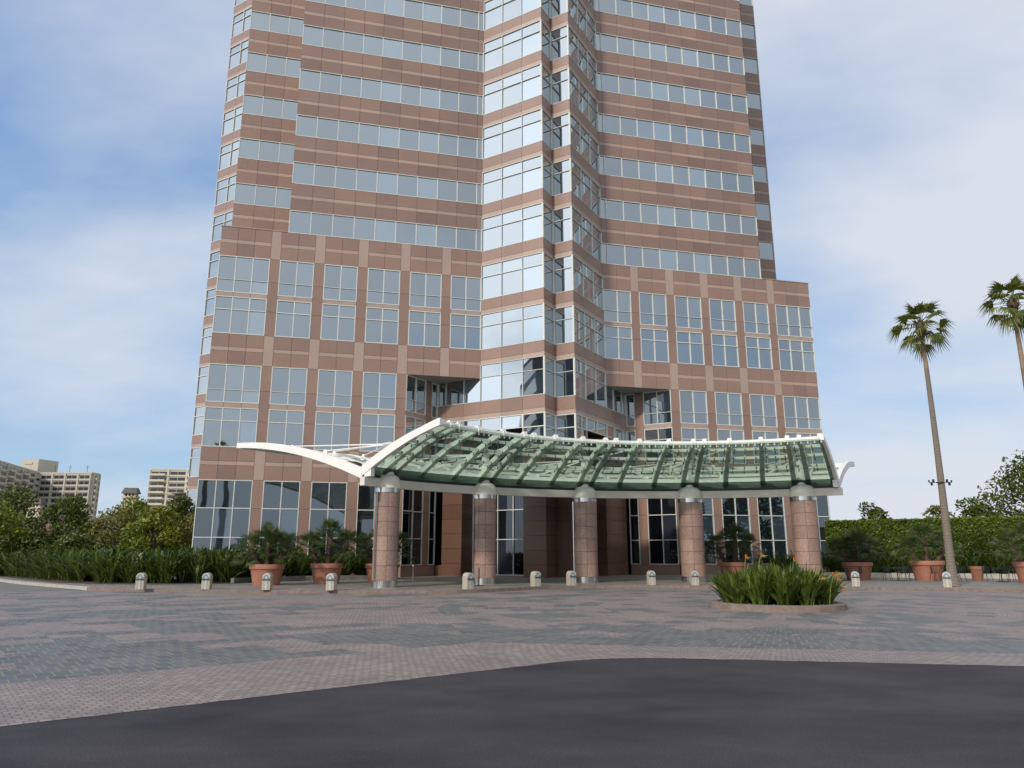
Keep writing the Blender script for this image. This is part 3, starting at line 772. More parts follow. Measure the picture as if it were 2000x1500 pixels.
def strap_bed(name, poly, z, hgt, spacing, blades, mat, label):
    b = MB(); xs = [p[0] for p in poly]; ys = [p[1] for p in poly]
    x = min(xs)
    while x < max(xs):
        y = min(ys)
        while y < max(ys):
            px, py = x + random.uniform(-.5, .5) * spacing, y + random.uniform(-.5, .5) * spacing
            if inside((px, py), poly):
                hs = hgt * random.uniform(.75, 1.15)
                for _ in range(blades):
                    rr = random.uniform(0, .16); a = random.uniform(0, 2 * PI)
                    up_ = random.uniform(0, .55) if random.random() < .75 else 0.
                    rr += up_ * .35
                    blade(b, (px + rr * math.cos(a), py + rr * math.sin(a), z + up_ * hs), a + random.uniform(-.5, .5), hs * random.uniform(.36, .50) if up_ else hs * random.uniform(.5, .95), random.uniform(.1, .95), random.uniform(.09, .16), random.uniform(.0, .4), prof=(.2, .25, .75, 1., .05))
            y += spacing
        x += spacing
    o = b.build(name, mat); return tag(o, label, 'plants', kind='stuff')
LB = [(-40, 58.8), (-26, 43.8), (-21.9, 40.8), (-17.8, 40.3), (-15.2, 41.2), (-14.6, 43.2), (-12.3, 45.9), (-8.3, 47.8), (-7.6, 50.3), (-20.2, 46.9), (-23, 48), (-29, 55), (-37, 62)]
strap_bed('strap_leaf_plants', LB, .16, 1.95, .55, 46, M['strap_dark'], 'dense bed of dark green strap-leaved plants left of the tower entrance')
RBED = [(18.6, 55.2), (24.2, 52.3), (33.1, 48.9), (40, 45), (41.5, 47), (33.8, 51), (25, 55.2), (20, 57.2)]
strap_bed('strap_leaf_plants', RBED, .40, 1.75, .6, 28, M['strap_dark'], 'bed of strap-leaved plants in front of the clipped hedge')

# island bed
IX, IY = 8.26, 24.15
ib = MB(); ib.lathe([(2.04, 0), (2.04, .0), (2.015, .17), (1.99, .19), (1.78, .19), (1.75, .1)], (0, 0), 72, cap=False)
o = ib.build('planter_ring', M['brick_kerb'], None, True, (IX, IY, 0)); tag(o, 'low round brick kerb ring around the island flower bed', 'planter')
b = MB(); b.lathe([(0.01, .15), (1.77, .13)], (IX, IY), 48, cap=False); o = struct(b.build('bed_soil', M['pebble']))
b = MB()
for _ in range(900):
    a = random.uniform(0, 2 * PI); r = 1.75 * math.sqrt(random.uniform(.45, 1)) ; s = random.uniform(.025, .07)
    x, y = IX + r * math.cos(a), IY + r * math.sin(a); z = .14
    b.add([(x + s * math.cos(k * 1.257 + a), y + s * math.sin(k * 1.257 + a), z) for k in range(5)] + [(x + random.uniform(-.3, .3) * s, y, z + s * .8)], [(k, (k + 1) % 5, 5) for k in range(5)])
tag(b.build('pebbles', M['pebble']), 'grey slate pebbles covering the round island bed', 'pebbles', kind='stuff')
def clump_mesh(n, H):
    b = MB()
    for _ in range(n):
        rr = .17 * math.sqrt(random.random()); a = random.uniform(0, 2 * PI)
        Lh = H * random.uniform(.42, 1.05)
        lean = random.uniform(.08, .8); up_ = 0.
        if random.random() < .45: up_ = random.uniform(.15, .5) * H; Lh = H * random.uniform(.32, .52); rr += up_ * .4
        blade(b, (rr * math.cos(a), rr * math.sin(a), up_), a + random.uniform(-.5, .5), Lh, lean, random.uniform(.055, .10), random.uniform(.0, .3), twist=random.uniform(-.9, .9), prof=random.choice([(.45, 1.0, .95, .6, .04), (.3, .35, .9, .9, .04)]))
    return b
def flower(parent, x, y, H, az):
    b = MB(); tip = (x + .25 * math.cos(az), y + .25 * math.sin(az), H); d = Vector((math.cos(az), math.sin(az), 0))
    b.tube([(x, y, 0), (x + .1 * math.cos(az), y + .1 * math.sin(az), H * .6), tip], .014, 6)
    tp = Vector(tip); b.tube([tp, tp + d * .1 + Vector((0, 0, .02)), tp + d * .25 + Vector((0, 0, .03))], [.02, .028, .004], 6)
    fo = b.build('flower_stalk', M['beak'], parent)
    b = MB()
    for k in range(5):
        t = -.1 + k * .45; up = Vector((d.x * math.cos(t), d.y * math.cos(t), math.sin(t))).normalized(); s = Vector((-d.y, d.x, 0)) * .035
        p = tp + d * .02; b.add([p, p + up * .07 + s * .7, p + up * .16, p + up * .07 - s * .7], [(0, 1, 2, 3)])
        b.add([p, p + up * .07 + Vector((0, 0, .02)), p + up * .16, p + up * .07 - Vector((0, 0, .02))], [(0, 1, 2, 3)])
    b.build('petals', M['orange'], fo)
clps = []
for k in range(13):
    a = 2 * PI * k / 13 + .2; clps.append((1.42 * math.cos(a), 1.42 * math.sin(a), random.uniform(1.05, 1.25)))
for k in range(8):
    a = 2 * PI * k / 8; clps.append((.98 * math.cos(a), .98 * math.sin(a), random.uniform(1.25, 1.45)))
for k in range(4):
    a = 2 * PI * k / 4 + .5; clps.append((.42 * math.cos(a), .42 * math.sin(a), random.uniform(1.35, 1.55)))
cm = [clump_mesh(150, 1.0) for _ in range(5)]; cmo = []
fl_of = {}
FLO = [(-.75, .9, 1.5), (-.35, .9, 1.56), (.4, -.2, 1.42), (.55, -1.5, .92), (1.1, -1.35, .98), (1.25, -1.0, 1.02), (1.4, -.9, .86), (1.3, -1.1, .66)]
for fx, fy, fz in FLO:
    j = min(range(len(clps)), key=lambda i: (clps[i][0] - fx) ** 2 + (clps[i][1] - fy) ** 2); fl_of.setdefault(j, []).append((fx, fy, fz - .12))
for i, (x, y, h) in enumerate(clps):
    o = empty('strap_leaf_plant', (IX + x, IY + y, .12), random.uniform(0, 6.28) if i not in fl_of else 0)
    k = i % 5
    if i < 5: fo = cm[k].build('foliage', M['strap'], o); cmo.append(fo)
    else: fo = cmo[k].copy(); col.objects.link(fo); fo.parent = o
    fo.scale = (1.12, 1.12, h * .97)
    if i in fl_of:
        tag(o, 'strap-leaved clump with an orange crested flower in the round island bed', 'plant', 'clumps in the round bed')
        for fx, fy, fz in fl_of[i]: flower(o, fx - x, fy - y, fz, random.choice([-2.4, -.6, -1.2, -2.0]))
    else: tag(o, 'green strap-leaved clump without flowers in the round island bed', 'plant', 'clumps in the round bed')

# fan leaves
def fan_leaf(b, bs, base, dirv, pet, Rf, nseg=17, droop=.35, spread=2.7, wf=.36):
    d = Vector(dirv).normalized(); base = Vector(base)
    up = Vector((0, 0, 1)); s = d.cross(up)
    s = s.normalized() if s.length > .05 else Vector((1, 0, 0))
    nrm = s.cross(d).normalized()
    hub = base + d * pet - up * pet * pet * .12
    bs.bar(base, hub, .025, .018)
    roll = random.uniform(-.5, .5)
    s2 = s * math.cos(roll) + nrm * math.sin(roll); n2 = nrm * math.cos(roll) - s * math.sin(roll)
    for k in range(nseg):
        a = spread * (k / (nseg - 1) - .5) * 1.0
        e = (d * math.cos(a) + s2 * math.sin(a)).normalized()
        Lk = Rf * (1 - .25 * abs(a) / (spread / 2)) * random.uniform(.88, 1.05)
        w = Lk * spread / nseg * wf; t = e.cross(n2).normalized()
        mid = hub + e * Lk * .55 + n2 * Lk * .04; tip = hub + e * Lk + Vector((0, 0, -1)) * Lk * droop * random.uniform(.6, 1.3)
        b.add([hub - t * .008, mid - t * w * .62, tip, mid + t * w * .62], [(0, 1, 2, 3)])
def fan_crown(b, bs, top, n, pet, Rf, el0, el1, droop, wf=.36):
    for k in range(n):
        az = k * 2.39996 + random.uniform(-.25, .25); t = (k + .5) / n
        el = el0 + (el1 - el0) * t + random.uniform(-.15, .15)
        dv = (math.cos(az) * math.cos(el), math.sin(az) * math.cos(el), math.sin(el))
        fan_leaf(b, bs, (top[0], top[1], top[2] - .25 * t), dv, pet * random.uniform(.75, 1.15), Rf * random.uniform(.85, 1.1), droop=droop * (1 if el < .5 else .5), wf=wf)
def potted_palm(loc, trunks, label, Rf=.58, pet=.62, group='fan palms in terracotta pots'):
    o = empty('potted_fan_palm', loc); tag(o, label, 'palm', group)
    for (tx, ty, lx, ly, h, n) in trunks:
        b = MB(); P = []; 
        for k in range(6):
            t = k / 5; P.append((tx + lx * t ** .8, ty + ly * t ** .8, h * t))
        b.tube(P, [.15, .14, .12, .125, .135, .10], 10)
        # old leaf-base stubs
        for k in range(34):
            t = random.uniform(.05, .95); a = random.uniform(0, 2 * PI); c = Vector((tx + lx * t ** .8, ty + ly * t ** .8, h * t)); d = Vector((math.cos(a), math.sin(a), .9))
            b.bar(c + d * .08, c + d * .2, .04, .02)
        b.build('trunk', M['palm_bark'], o, True)
        b = MB(); bs = MB(); fan_crown(b, bs, (tx + lx, ty + ly, h), int(n * 1.5), pet, Rf, 1.35, -.5, .2)
        b.add(bs.v, bs.f); b.build('crown', M['fan'], o)
    return o
def pot(loc, rad, h, label, rnd=1):
    o = empty('terracotta_pot', loc); tag(o, label, 'plant pot', 'terracotta pots by the tower')
    b = MB(); b.lathe([(rad * .74, 0), (rad * .91, h * .74), (rad * .93, h * .78), (rad * .86, h * .78)], seg=48); b.build('bowl', M['terracotta'], o, True)
    b = MB(); b.lathe([(rad * .93, h * .765), (rad * .985, h * .78), (rad, h * .97), (rad * .985, h), (rad * .9, h), (rad * .88, h * .86)], seg=48, cap=False); b.build('rim', M['terracotta'], o, True)
    b = MB(); b.lathe([(0.01, h * .88), (rad * .89, h * .88)], seg=32, cap=False); b.build('soil', M['soil'], o)
    return o
Z_ = .146
PT3 = [(-.35, 0, -.55, .0, 1.0, 20), (.05, -.1, .1, -.05, 1.55, 24), (.35, .1, .65, .05, 1.05, 20)]
PT4 = [(-.3, 0, -.6, .1, .85, 22), (.0, -.1, .05, -.1, 1.25, 26), (.3, .1, .55, .0, .9, 20), (.0, .3, .05, .35, 1.0, 18)]
POTS = [(-12.35, 38.6, .875, 1.02, 'terracotta pot with a bushy palm, leftmost pot of all', PT4, 'bushy fan palm with hidden stems in the leftmost terracotta pot'),
        (-9.85, 40.7, .865, 1.04, 'terracotta pot with a three-stemmed palm, second from the left', PT3, 'three-stemmed fan palm in the second terracotta pot from the left'),
        (-7.3, 42.2, .8, 1.02, 'terracotta pot half hidden behind the first column', PT3, 'fan palm showing on both sides of the first column'),
        (13.55, 46.8, .85, 1.05, 'terracotta pot behind the round island bed, right of the fourth column', PT3, 'fan palm in front of the dark windows between the fourth and fifth columns'),
        (21.2, 46.9, .88, 1.05, 'terracotta pot just right of the fifth column, below the hedge end', PT4, 'dark fan palm in front of the hedge nearest the tower'),
        (25.1, 46.2, .97, 1.14, 'widest terracotta pot, left of the tall palm trunk', [(-.45, 0, -.45, .1, .9, 20), (0, -.1, -.1, 0, 1.55, 26), (.5, 0, .75, .1, 1.05, 22)], 'fan palm with three stout stems left of the tall palm trunk'),
        (28.0, 41.3, .8, 1.12, 'terracotta pot cut by the right edge of the picture', PT3, 'fan palm cut by the right edge of the picture')]
for x, y, rd, h, la, tr, lp in POTS:
    pot((x, y, Z_), rd, h, la)
    potted_palm((x, y, Z_ + h * .86), tr, lp)
pot((27.7, 45.6, Z_), .37, .82, 'small narrow terracotta pot right of the tall palm trunk')

# tall palms
def tall_palm(loc, h, rb, label, n=26, seed=1):
    random.seed(seed)
    o = empty('tall_palm', loc); tag(o, label, 'palm tree', 'tall fan palms')
    b = MB(); P = []; rr = []
    for k in range(25):
        t = k / 24; P.append((.10 * math.sin(t * 3.), .05 * math.sin(t * 4), h * t)); rr.append(rb * (.46 + .54 * (1 - t) ** 1.1 + .75 * math.exp(-t * 34)))
    b.tube(P, rr, 20); b.build('trunk', M['tall_trunk'], o, True)
    tx, ty = P[-1][:2]
    b = MB(); bs = MB(); fan_crown(b, bs, (tx, ty, h + .3), n, .8, .92, 1.35, -.9, .45, .5)
    b.add(bs.v, bs.f); b.build('crown', M['fan_tall'], o)
    b = MB(); b.lathe([(.15, h - .45), (.26, h - .1), (.22, h + .2), (.06, h + .5)], (tx, ty), 12)
    for k in range(26):
        a = random.uniform(0, 2 * PI); zz = h + random.uniform(-.45, .15); d = Vector((math.cos(a), math.sin(a), .8)); c = Vector((tx, ty, zz))
        b.bar(c + d * .15, c + d * .36, .05, .02)
    b.build('leaf_base', M['palm_bark'], o)
    # dead flower stalks arching out
    b = MB()
    for k in range(5):
        a = random.uniform(0, 2 * PI); L = random.uniform(1.3, 1.8); c = Vector((tx, ty, h + .2)); d = Vector((math.cos(a), math.sin(a), 0))
        pts = [c + d * L * t + Vector((0, 0, .75 * t - 1.15 * t * t)) for t in [0, .25, .5, .75, 1]]; b.tube(pts, [.018, .016, .013, .01, .005], 5)
    b.build('flower_stalk', M['beak'], o)
    return o
TP = tall_palm((21.35, 37.2, Z_), 13.0, .205, 'tall slender fan palm with a ring of lamps around its trunk', seed=4)
b = MB(); b.lathe([(.15, 4.95), (.20, 4.96), (.20, 5.03), (.15, 5.04)], seg=20, cap=False)
for s in (-1, 1):
    b.bar((s * .28, -.05, 5.0), (s * .52, -.05, 5.0), .05, .05); b.bar((s * .52, -.05, 4.78), (s * .52, -.05, 5.02), .09, .09); b.bar((s * .40, -.05, 5.0), (s * .40, -.05, 5.22), .09, .09)
    b.bar((s * .66, -.05, 5.0), (s * .66, -.05, 5.16), .06, .06); b.bar((s * .52, -.05, 5.0), (s * .66, -.05, 5.0), .04, .04)
for i, v in enumerate(b.v): b.v[i] = (v[0] * .85, v[1] * .85, 5 + (v[2] - 5) * .7)
b.build('lamp_ring', M['iron'], TP)
tall_palm((26.35, 37.2, Z_), 14.3, .205, 'tall fan palm cut by the right edge, its trunk leaving the picture', seed=9)

# trees
def leaf_quad(b, c, s):
    n = Vector((random.gauss(0, 1), random.gauss(0, 1), random.gauss(.5, 1))).normalized()
    u = n.orthogonal().normalized(); a = random.uniform(0, 6.28); u = (Matrix.Rotation(a, 3, n) @ u); v = n.cross(u)
    c = Vector(c); b.add([c - u * s, c - v * s * .45, c + u * s, c + v * s * .45], [(0, 1, 2, 3)])
def tree(name, loc, h, wid, label, mat, group=None, nb=16, per=170, leaf=.17, trunkh=.35, seed=0, bottom=.25, cat='tree'):
    random.seed(seed); o = empty(name, loc, random.uniform(0, 6)); tag(o, label, cat, group)
    b = MB(); th = h * trunkh; r0 = .035 * h
    b.tube([(0, 0, -.1), (.05 * h * random.uniform(-1, 1), .03 * h, th * .6), (.06 * h * random.uniform(-1, 1), 0, th), (0, 0, h * .8)], [r0, r0 * .75, r0 * .6, r0 * .15], 8)
    cen = []
    for k in range(nb):
        t = (k + .5) / nb; z = h * (bottom + (1 - bottom) * t * .93); rad = wid * math.sin(PI * min(.95, .22 + .72 * t)) * random.uniform(.35, .95)
        a = k * 2.4 + random.uniform(-.4, .4); c = (rad * math.cos(a), rad * math.sin(a), z)
        cen.append((c, wid * random.uniform(.26, .46)))
        b.tube([(0, 0, max(th * .7, z * .62)), (c[0] * .5, c[1] * .5, (max(th * .7, z * .62) + z) / 2 + .05 * h), c], [r0 * .32, r0 * .2, r0 * .07], 5)
    b.build('trunk', M['bark'], o, True)
    g = MB()
    for c, r in cen:
        for _ in range(per):
            d = Vector((random.gauss(0, 1), random.gauss(0, 1), random.gauss(0, 1))).normalized() * r * random.uniform(.35, 1.0) ** .6
            leaf_quad(g, (c[0] + d.x, c[1] + d.y, c[2] + d.z * .72), leaf * random.uniform(.7, 1.4))
    g.build('crown', mat, o); return o
GT = 'trees behind the left bed'
LT = [(-38.5, 55.5, 5.9, 2.7, 'leafA', 'bright leafy tree at the left edge of the picture'),
      (-41.0, 62.0, 8.0, 3.0, 'leafB', 'tallest dark tree by the left edge, under the grey apartment block'),
      (-37.0, 63.0, 7.3, 2.4, 'leafB', 'slim dark tree second from the left edge'),
      (-33.8, 60.5, 4.6, 2.3, 'leafB', 'low dark tree filling the gap between the two bright left trees'),
      (-30.2, 57.5, 5.6, 2.6, 'leafC', 'olive-toned tree with bare lower branches, middle of the left group'),
      (-34.0, 68.0, 7.4, 2.6, 'leafA', 'tree standing in front of the right wing of the grey apartment block'),
      (-26.6, 56.5, 5.7, 2.3, 'leafA', 'bright green tree with a pale upright stem, third from the tower'),
      (-29.0, 66.0, 7.6, 2.3, 'leafB', 'dark bushy treetop left of the free-standing chimney'),
      (-23.9, 58.0, 6.0, 1.9, 'leafC', 'thin open tree beside the tower corner'),
      (-26.2, 68.5, 8.2, 2.2, 'leafC', 'sparse tree in front of the cream apartment block')]
LT += [(-36.0, 57.0, 3.6, 2.2, 'leafB', 'low dark shrubby tree in the shade below the left-edge tree'),
       (-32.5, 56.2, 3.4, 2.0, 'leafB', 'low dark shrub under the gap of the left tree group'),
       (-27.8, 60.5, 4.6, 2.2, 'leafB', 'dark tree behind the bright tree with the pale upright stem'),
       (-24.3, 62.5, 5.2, 2.2, 'leafB', 'dark tree close beside the lower tower corner'),
       (-31.5, 63.5, 5.6, 2.4, 'leafB', 'dark tree under the middle of the grey apartment block')]
for i, (x, y, h, w, m, la) in enumerate(LT):
    tree('leafy_tree', (x, y, 0), h * .9, w, la, M[m], GT, nb=20 if m != 'leafC' else 17, per=260 if m != 'leafC' else 170, seed=20 + i, bottom=.12, leaf=.14)
RT = [(52.6, 74, 11.3, 6.0, 'leafB', 'large dark tree rising behind the hedge at the right edge', 26, 300),
      (34.5, 72, 6.4, 2.6, 'leafB', 'loose treetop behind the hedge, left of the tall palm trunk', 14, 130),
      (29.5, 72, 5.4, 1.7, 'leafB', 'smallest sprig-like treetop above the hedge near the tower', 9, 90),
      (40.5, 72, 6.3, 2.3, 'leafC', 'thin treetop behind the hedge, right of the tall palm trunk', 12, 90),
      (44.5, 72, 6.8, 2.8, 'leafB', 'low treetop leaning against the large tree behind the hedge', 14, 150)]
for i, (x, y, h, w, m, la, nb, per) in enumerate(RT):
    tree('leafy_tree', (x, y, 0), h, w, la, M[m], 'trees behind the hedge', nb=nb, per=per, seed=60 + i, leaf=.2)
# hedge
random.seed(5)
hb = MB(); HA, HB = Vector((23.6, 56.8)), Vector((43, 46.2)); hd = (HB - HA); hl = hd.length; hd.normalize(); hn = Vector((-hd.y, hd.x))
HZ = 4.15
core = MB()
c4 = [HA + hd * .15 + hn * .15, HB + hn * .15, HB + hn * 1.4, HA + hd * .15 + hn * 1.4]
core.prism([(p.x, p.y) for p in c4], .1, HZ - .12)
for _ in range(26000):
    u = random.uniform(0, hl); f = random.random()
    if f < .72: p = HA + hd * u + hn * random.gauss(.02, .06); z = random.uniform(.3, HZ)
    elif f < .94: p = HA + hd * u + hn * random.uniform(0, 1.5); z = HZ + random.gauss(-.04, .025)
    else: p = HA + hd * random.gauss(.02, .06) + hn * random.uniform(0, 1.5); z = random.uniform(.3, HZ)
    leaf_quad(hb, (p.x, p.y, z), random.uniform(.06, .13))
ho = hb.build('hedge', M['hedge']); tag(ho, 'tall clipped green hedge right of the tower', 'hedge')
core.build('twigs', M['strap_dark'], ho)

# cafe furniture
def chair():
    o = empty('cafe_chair')
    b = MB(); b.lathe([(.2, .44), (.22, .455), (.2, .47)], seg=16)
    b.build('seat', M['iron'], o, True)
    b = MB(); P = [(-.24 + .48 * t, -.03 + .20 * math.sin(PI * t), 0) for t in [k / 10 for k in range(11)]]
    for z, s in ((.58, .9), (.70, 1.), (.82, .9)): b.tube([(x * s, y + .03, z) for x, y, _ in P], .014, 6)
    for x, y, _ in P[::1]: b.tube([(x * .85, y + .02, .47), (x, y + .03, .70), (x * .9, y + .03, .82)], .009, 5)
    b.build('backrest', M['iron'], o)
    for sx in (-1, 1):
        b = MB(); b.tube([(sx * .16, -.14, .45), (sx * .22, -.2, 0)], .013, 6); b.build('leg', M['iron'], o)
        b = MB(); b.tube([(sx * .16, .12, .45), (sx * .22, .2, 0)], .013, 6); b.build('leg', M['iron'], o)
        b = MB(); b.tube([(sx * .24, .03, .66), (sx * .26, -.15, .66), (sx * .2, -.19, .45)], .012, 6); b.build('armrest', M['iron'], o)
    return o
def table():
    o = empty('cafe_table')
    b = MB(); b.lathe([(.40, .71), (.42, .72), (.42, .735), (.40, .745)], seg=28); b.build('tabletop', M['iron'], o, True)
    b = MB(); b.tube([(0, 0, .04), (0, 0, .71)], .03, 8); b.build('pedestal', M['iron'], o)
    b = MB(); b.lathe([(.30, 0), (.30, .02), (.05, .05)], seg=20); b.build('foot', M['iron'], o); return o
tp_ = table(); cp_ = chair()
TB = [(22.6, 44.9, 'cafe table between the two terracotta pots left of the tall palm'), (25.35, 44.4, 'cafe table in front of the widest terracotta pot'),
      (27.9, 43.7, 'cafe table in front of the small narrow pot'), (19.8, 45.2, 'cafe table behind the round bed, by the fifth column'), (30.2, 44.3, 'cafe table nearest the right edge')]
for i, (x, y, la) in enumerate(TB):
    o = tp_ if i == 0 else copy_tree(tp_); o.location = (x, y, Z_); tag(o, la, 'cafe table', 'cafe tables on the terrace')
CH = [(22.05, 45.0, 80, 'left of the table between the pots'), (23.25, 44.8, -75, 'right of the table between the pots'), (22.6, 44.2, 175, 'with its back to us at the table between the pots'),
      (24.55, 44.5, 95, 'side-on against the widest terracotta pot'), (25.3, 43.75, 170, 'with its back to us in front of the widest pot'), (25.95, 44.2, -120, 'right of the table by the widest pot'),
      (27.0, 43.6, 100, 'immediately right of the tall palm foot'), (27.6, 43.0, 165, 'with its back to us in front of the small narrow pot'), (28.75, 43.9, -70, 'right of the small narrow pot'),
      (20.35, 45.0, -110, 'in front of the pot nearest the fifth column'), (29.6, 43.9, 110, 'left of the table nearest the right edge'), (30.2, 43.5, 180, 'with its back to us nearest the right edge')]
for i, (x, y, rz, la) in enumerate(CH):
    o = cp_ if i == 0 else copy_tree(cp_); o.location = (x, y, Z_); o.rotation_euler = (0, 0, R(rz)); tag(o, 'dark wire cafe chair ' + la, 'chair', 'cafe chairs on the terrace')

# ------------------------------------------------------------------ distant buildings
def apt_block(parent, x0, y0, deg, L, D, z1, nfl, bays, mat, fh=3.0, balcony=True):
    fr = Fr(x0, y0, deg); b = MB()
    P = [fr.p(0, 0, 0)[:2], fr.p(L, 0, 0)[:2], fr.p(L, -D, 0)[:2], fr.p(0, -D, 0)[:2]]
    b.prism(P, -8, z1); b2 = MB(); P2 = [fr.p(-.25, .25, 0)[:2], fr.p(L + .25, .25, 0)[:2], fr.p(L + .25, -D, 0)[:2], fr.p(-.25, -D, 0)[:2]]
    b.prism(P2, z1 + .002, z1 + .7)
    bw_ = L / bays
    for i in range(bays + 1): fr.box(b, max(0, i * bw_ - .35), min(L, i * bw_ + .35), 0.003, .5, -8, z1 - .005)
    for k in range(nfl):
        fr.box(b, .4, L - .4, .003, .32, z1 - (k + 1) * fh - .35, z1 - (k + 1) * fh + .45)
    b.build('wall', mat, parent)
    for k in range(nfl):
        for i in range(bays):
            zc = z1 - (k + 1) * fh + .5
            w = MB(); u0, u1 = i * bw_ + .7, (i + 1) * bw_ - .7
            for a, c in ((u0, u0 + .12), (u1 - .12, u1), ((u0 + u1) / 2 - .06, (u0 + u1) / 2 + .06)): fr.box(w, a, c, .0, .1, zc, zc + 1.75)
            fr.box(w, u0 + .001, u1 - .001, .0, .09, zc + 1.65, zc + 1.75)
            wo = w.build('window', M['frame'] if mat is M['stucco'] else M['stucco_grey'], parent)
            g = MB(); g.quad(fr.p(u0, .04, zc), fr.p(u1, .04, zc), fr.p(u1, .04, zc + 1.7), fr.p(u0, .04, zc + 1.7)); g.build('pane', M['dim_glass'], wo)
            if balcony and i % 2 == 0:
                bl = MB(); fr.box(bl, u0 - .2, u1 - .6, .1, 1.5, zc - .55, zc - .35); fr.box(bl, u0 - .2, u1 - .6, 1.4, 1.5, zc - .34, zc + .55)
                fr.box(bl, u0 - .2, u0 - .1, .5, 1.39, zc - .34, zc + .55); bl.build('balcony', mat, parent)
SC = 380 / 160
AP = empty('apartment_building', (0, 0, 0)); tag(AP, 'large grey apartment block with balconies and a square stair tower, far left', 'apartment building')
apt_block(AP, -224.5, 309, 104, 78, 14, 42.6, 7, 9, M['stucco_grey'])
apt_block(AP, -241, 380, -3, 27, 6.5, 42.2, 7, 4, M['stucco_grey'], balcony=False)
apt_block(AP, -213.4, 379.6, 95, 7, 4, 42.19, 7, 2, M['stucco_grey'])
b = MB(); fr = Fr(-256.5, 388, 8); P = [fr.p(0, 0, 0)[:2], fr.p(8, 0, 0)[:2], fr.p(13, -11, 0)[:2], fr.p(0, -13, 0)[:2]]; b.prism(P, 30, 51)
fr.box(b, 1.5, 5, .003, .3, 48.2, 49.3); b.build('stair_tower', M['stucco_grey'], AP)
b = MB()
for x, y in ((-235, 382), (-228, 383), (-219, 383)):
    b.bar((x, y, 42), (x, y, 47), .15, .15); b.bar((x - 1, y, 46), (x + 1, y, 46), .12, .12)
b.build('aerial', M['iron'], AP)
AP2 = empty('apartment_building', (0, 0, 0)); tag(AP2, 'cream apartment block with small balconies, close left of the tower', 'apartment building')
apt_block(AP2, -186, 382, 4, 28, 16, 44.5, 6, 3, M['stucco'])
apt_block(AP2, -158, 384, 42, 14, 14, 44.4, 6, 2, M['stucco'])
b = MB(); b.box(-158, -150, 388, 396, 44, 53); b.build('stair_tower', M['stucco'], AP2)
def house(x, y, rz, w, d, zt, zr, label, chim):
    o = empty('low_house', (x, y, 0), R(rz)); tag(o, label, 'house')
    b = MB(); b.box(-w / 2, w / 2, -d / 2, d / 2, -.1, zt); b.build('wall', M['stucco_house_shade'], o)
    for k in range(int(w // 3)):
        f = MB(); u = -w / 2 + 1.2 + k * 3
        for a, c in ((u, u + .1), (u + 1.3, u + 1.4)): f.box(a, c, -d / 2 - .06, -d / 2 - .003, zt - 1.9, zt - .6)
        wo = f.build('window', M['frame'], o); g = MB(); g.quad((u, -d / 2 - .03, zt - 1.9), (u + 1.4, -d / 2 - .03, zt - 1.9), (u + 1.4, -d / 2 - .03, zt - .6), (u, -d / 2 - .03, zt - .6)); g.build('pane', M['dim_glass'], wo)
    b = MB(); e = .5
    P = [(-w / 2 - e, -d / 2 - e, zt), (w / 2 + e, -d / 2 - e, zt), (w / 2 + e, d / 2 + e, zt), (-w / 2 - e, d / 2 + e, zt), (-w / 2 + d / 2, 0, zr), (w / 2 - d / 2, 0, zr)]
    b.add(P, [(0, 1, 5, 4), (1, 2, 5), (2, 3, 4, 5), (3, 0, 4), (3, 2, 1, 0)]); ro = b.build('roof', M['tile'], o)
    for cx_, zt2 in chim:
        b = MB(); b.box(cx_ - .8, cx_ + .8, -.6, .6, zt, zt2 - 1.1); b.box(cx_ - .9, cx_ + .9, -.7, .7, zt2 - 1.35, zt2 - 1.1)
        for k in range(4): b.box(cx_ - .75 + k * .43, cx_ - .55 + k * .43, -.55, .55, zt2 - 1.1, zt2 - .75)
        ch = b.build('chimney', M['stucco'], ro)
        b = MB(); b.hexa([(cx_ - 1, -.8, zt2 - .75), (cx_ + 1, -.8, zt2 - .75), (cx_ + 1, .8, zt2 - .75), (cx_ - 1, .8, zt2 - .75), (cx_ - .75, -.5, zt2), (cx_ + .75, -.5, zt2), (cx_ + .75, .5, zt2), (cx_ - .75, .5, zt2)])
        b.build('cap', M['chimney_cap'], ch)
house(-44, 100, 8, 22, 10, 5.3, 7.6, 'low house with a brown tiled roof and a large chimney near the tower', [(-6.5, 10.3), (8.5, 12.5)])
house(-67, 100, 4, 24, 10, 4.6, 6.6, 'low house with a brown tiled roof half hidden by the trees at far left', [(3.5, 9.0), (-7, 9.2)])
house(-41.0, 112, 3, 15, 9, 10.2, 11.2, 'cream upper house with a hipped roof in front of the cream apartment block', [(3.5, 14.3)])

# ------------------------------------------------------------------ what the mirrored glass shows from behind us
o = empty('mirrored_tower', (-88, -14, 0), R(20)); tag(o, 'dark tower seen only mirrored in the glass bay', 'office tower')
b = MB(); b.box(-12, 12, -14, 14, 0, 41); b.build('wall', M['dark_stone'], o)
for k in range(10):
    b = MB(); b.box(-12.1, 12.1, -14.1, 14.1, 2 + k * 3.9, 4.6 + k * 3.9); b.build('ribbon_window', M['dim_glass'], o)
for i, (x, y, h, w) in enumerate([(50, -14, 17, 8), (61, -2, 18, 8), (73, 6, 17, 8), (42, -26, 11, 6), (30, -38, 6, 6), (10, -46, 3.6, 7), (-2, -44, 3.3, 7), (20, -44, 3.6, 7), (36, -32, 6.5, 6)]):
    tree('leafy_tree', (x, y, 0), h, w, 'dark tree seen only mirrored in the ground-floor windows', M['leafB'], 'mirrored trees', nb=22, per=200, seed=90 + i, leaf=.5, bottom=.05)
tall_palm((-10.1, -30, 0), 19, .6, 'tall palm seen only mirrored in the left ground-floor windows', n=20, seed=13)

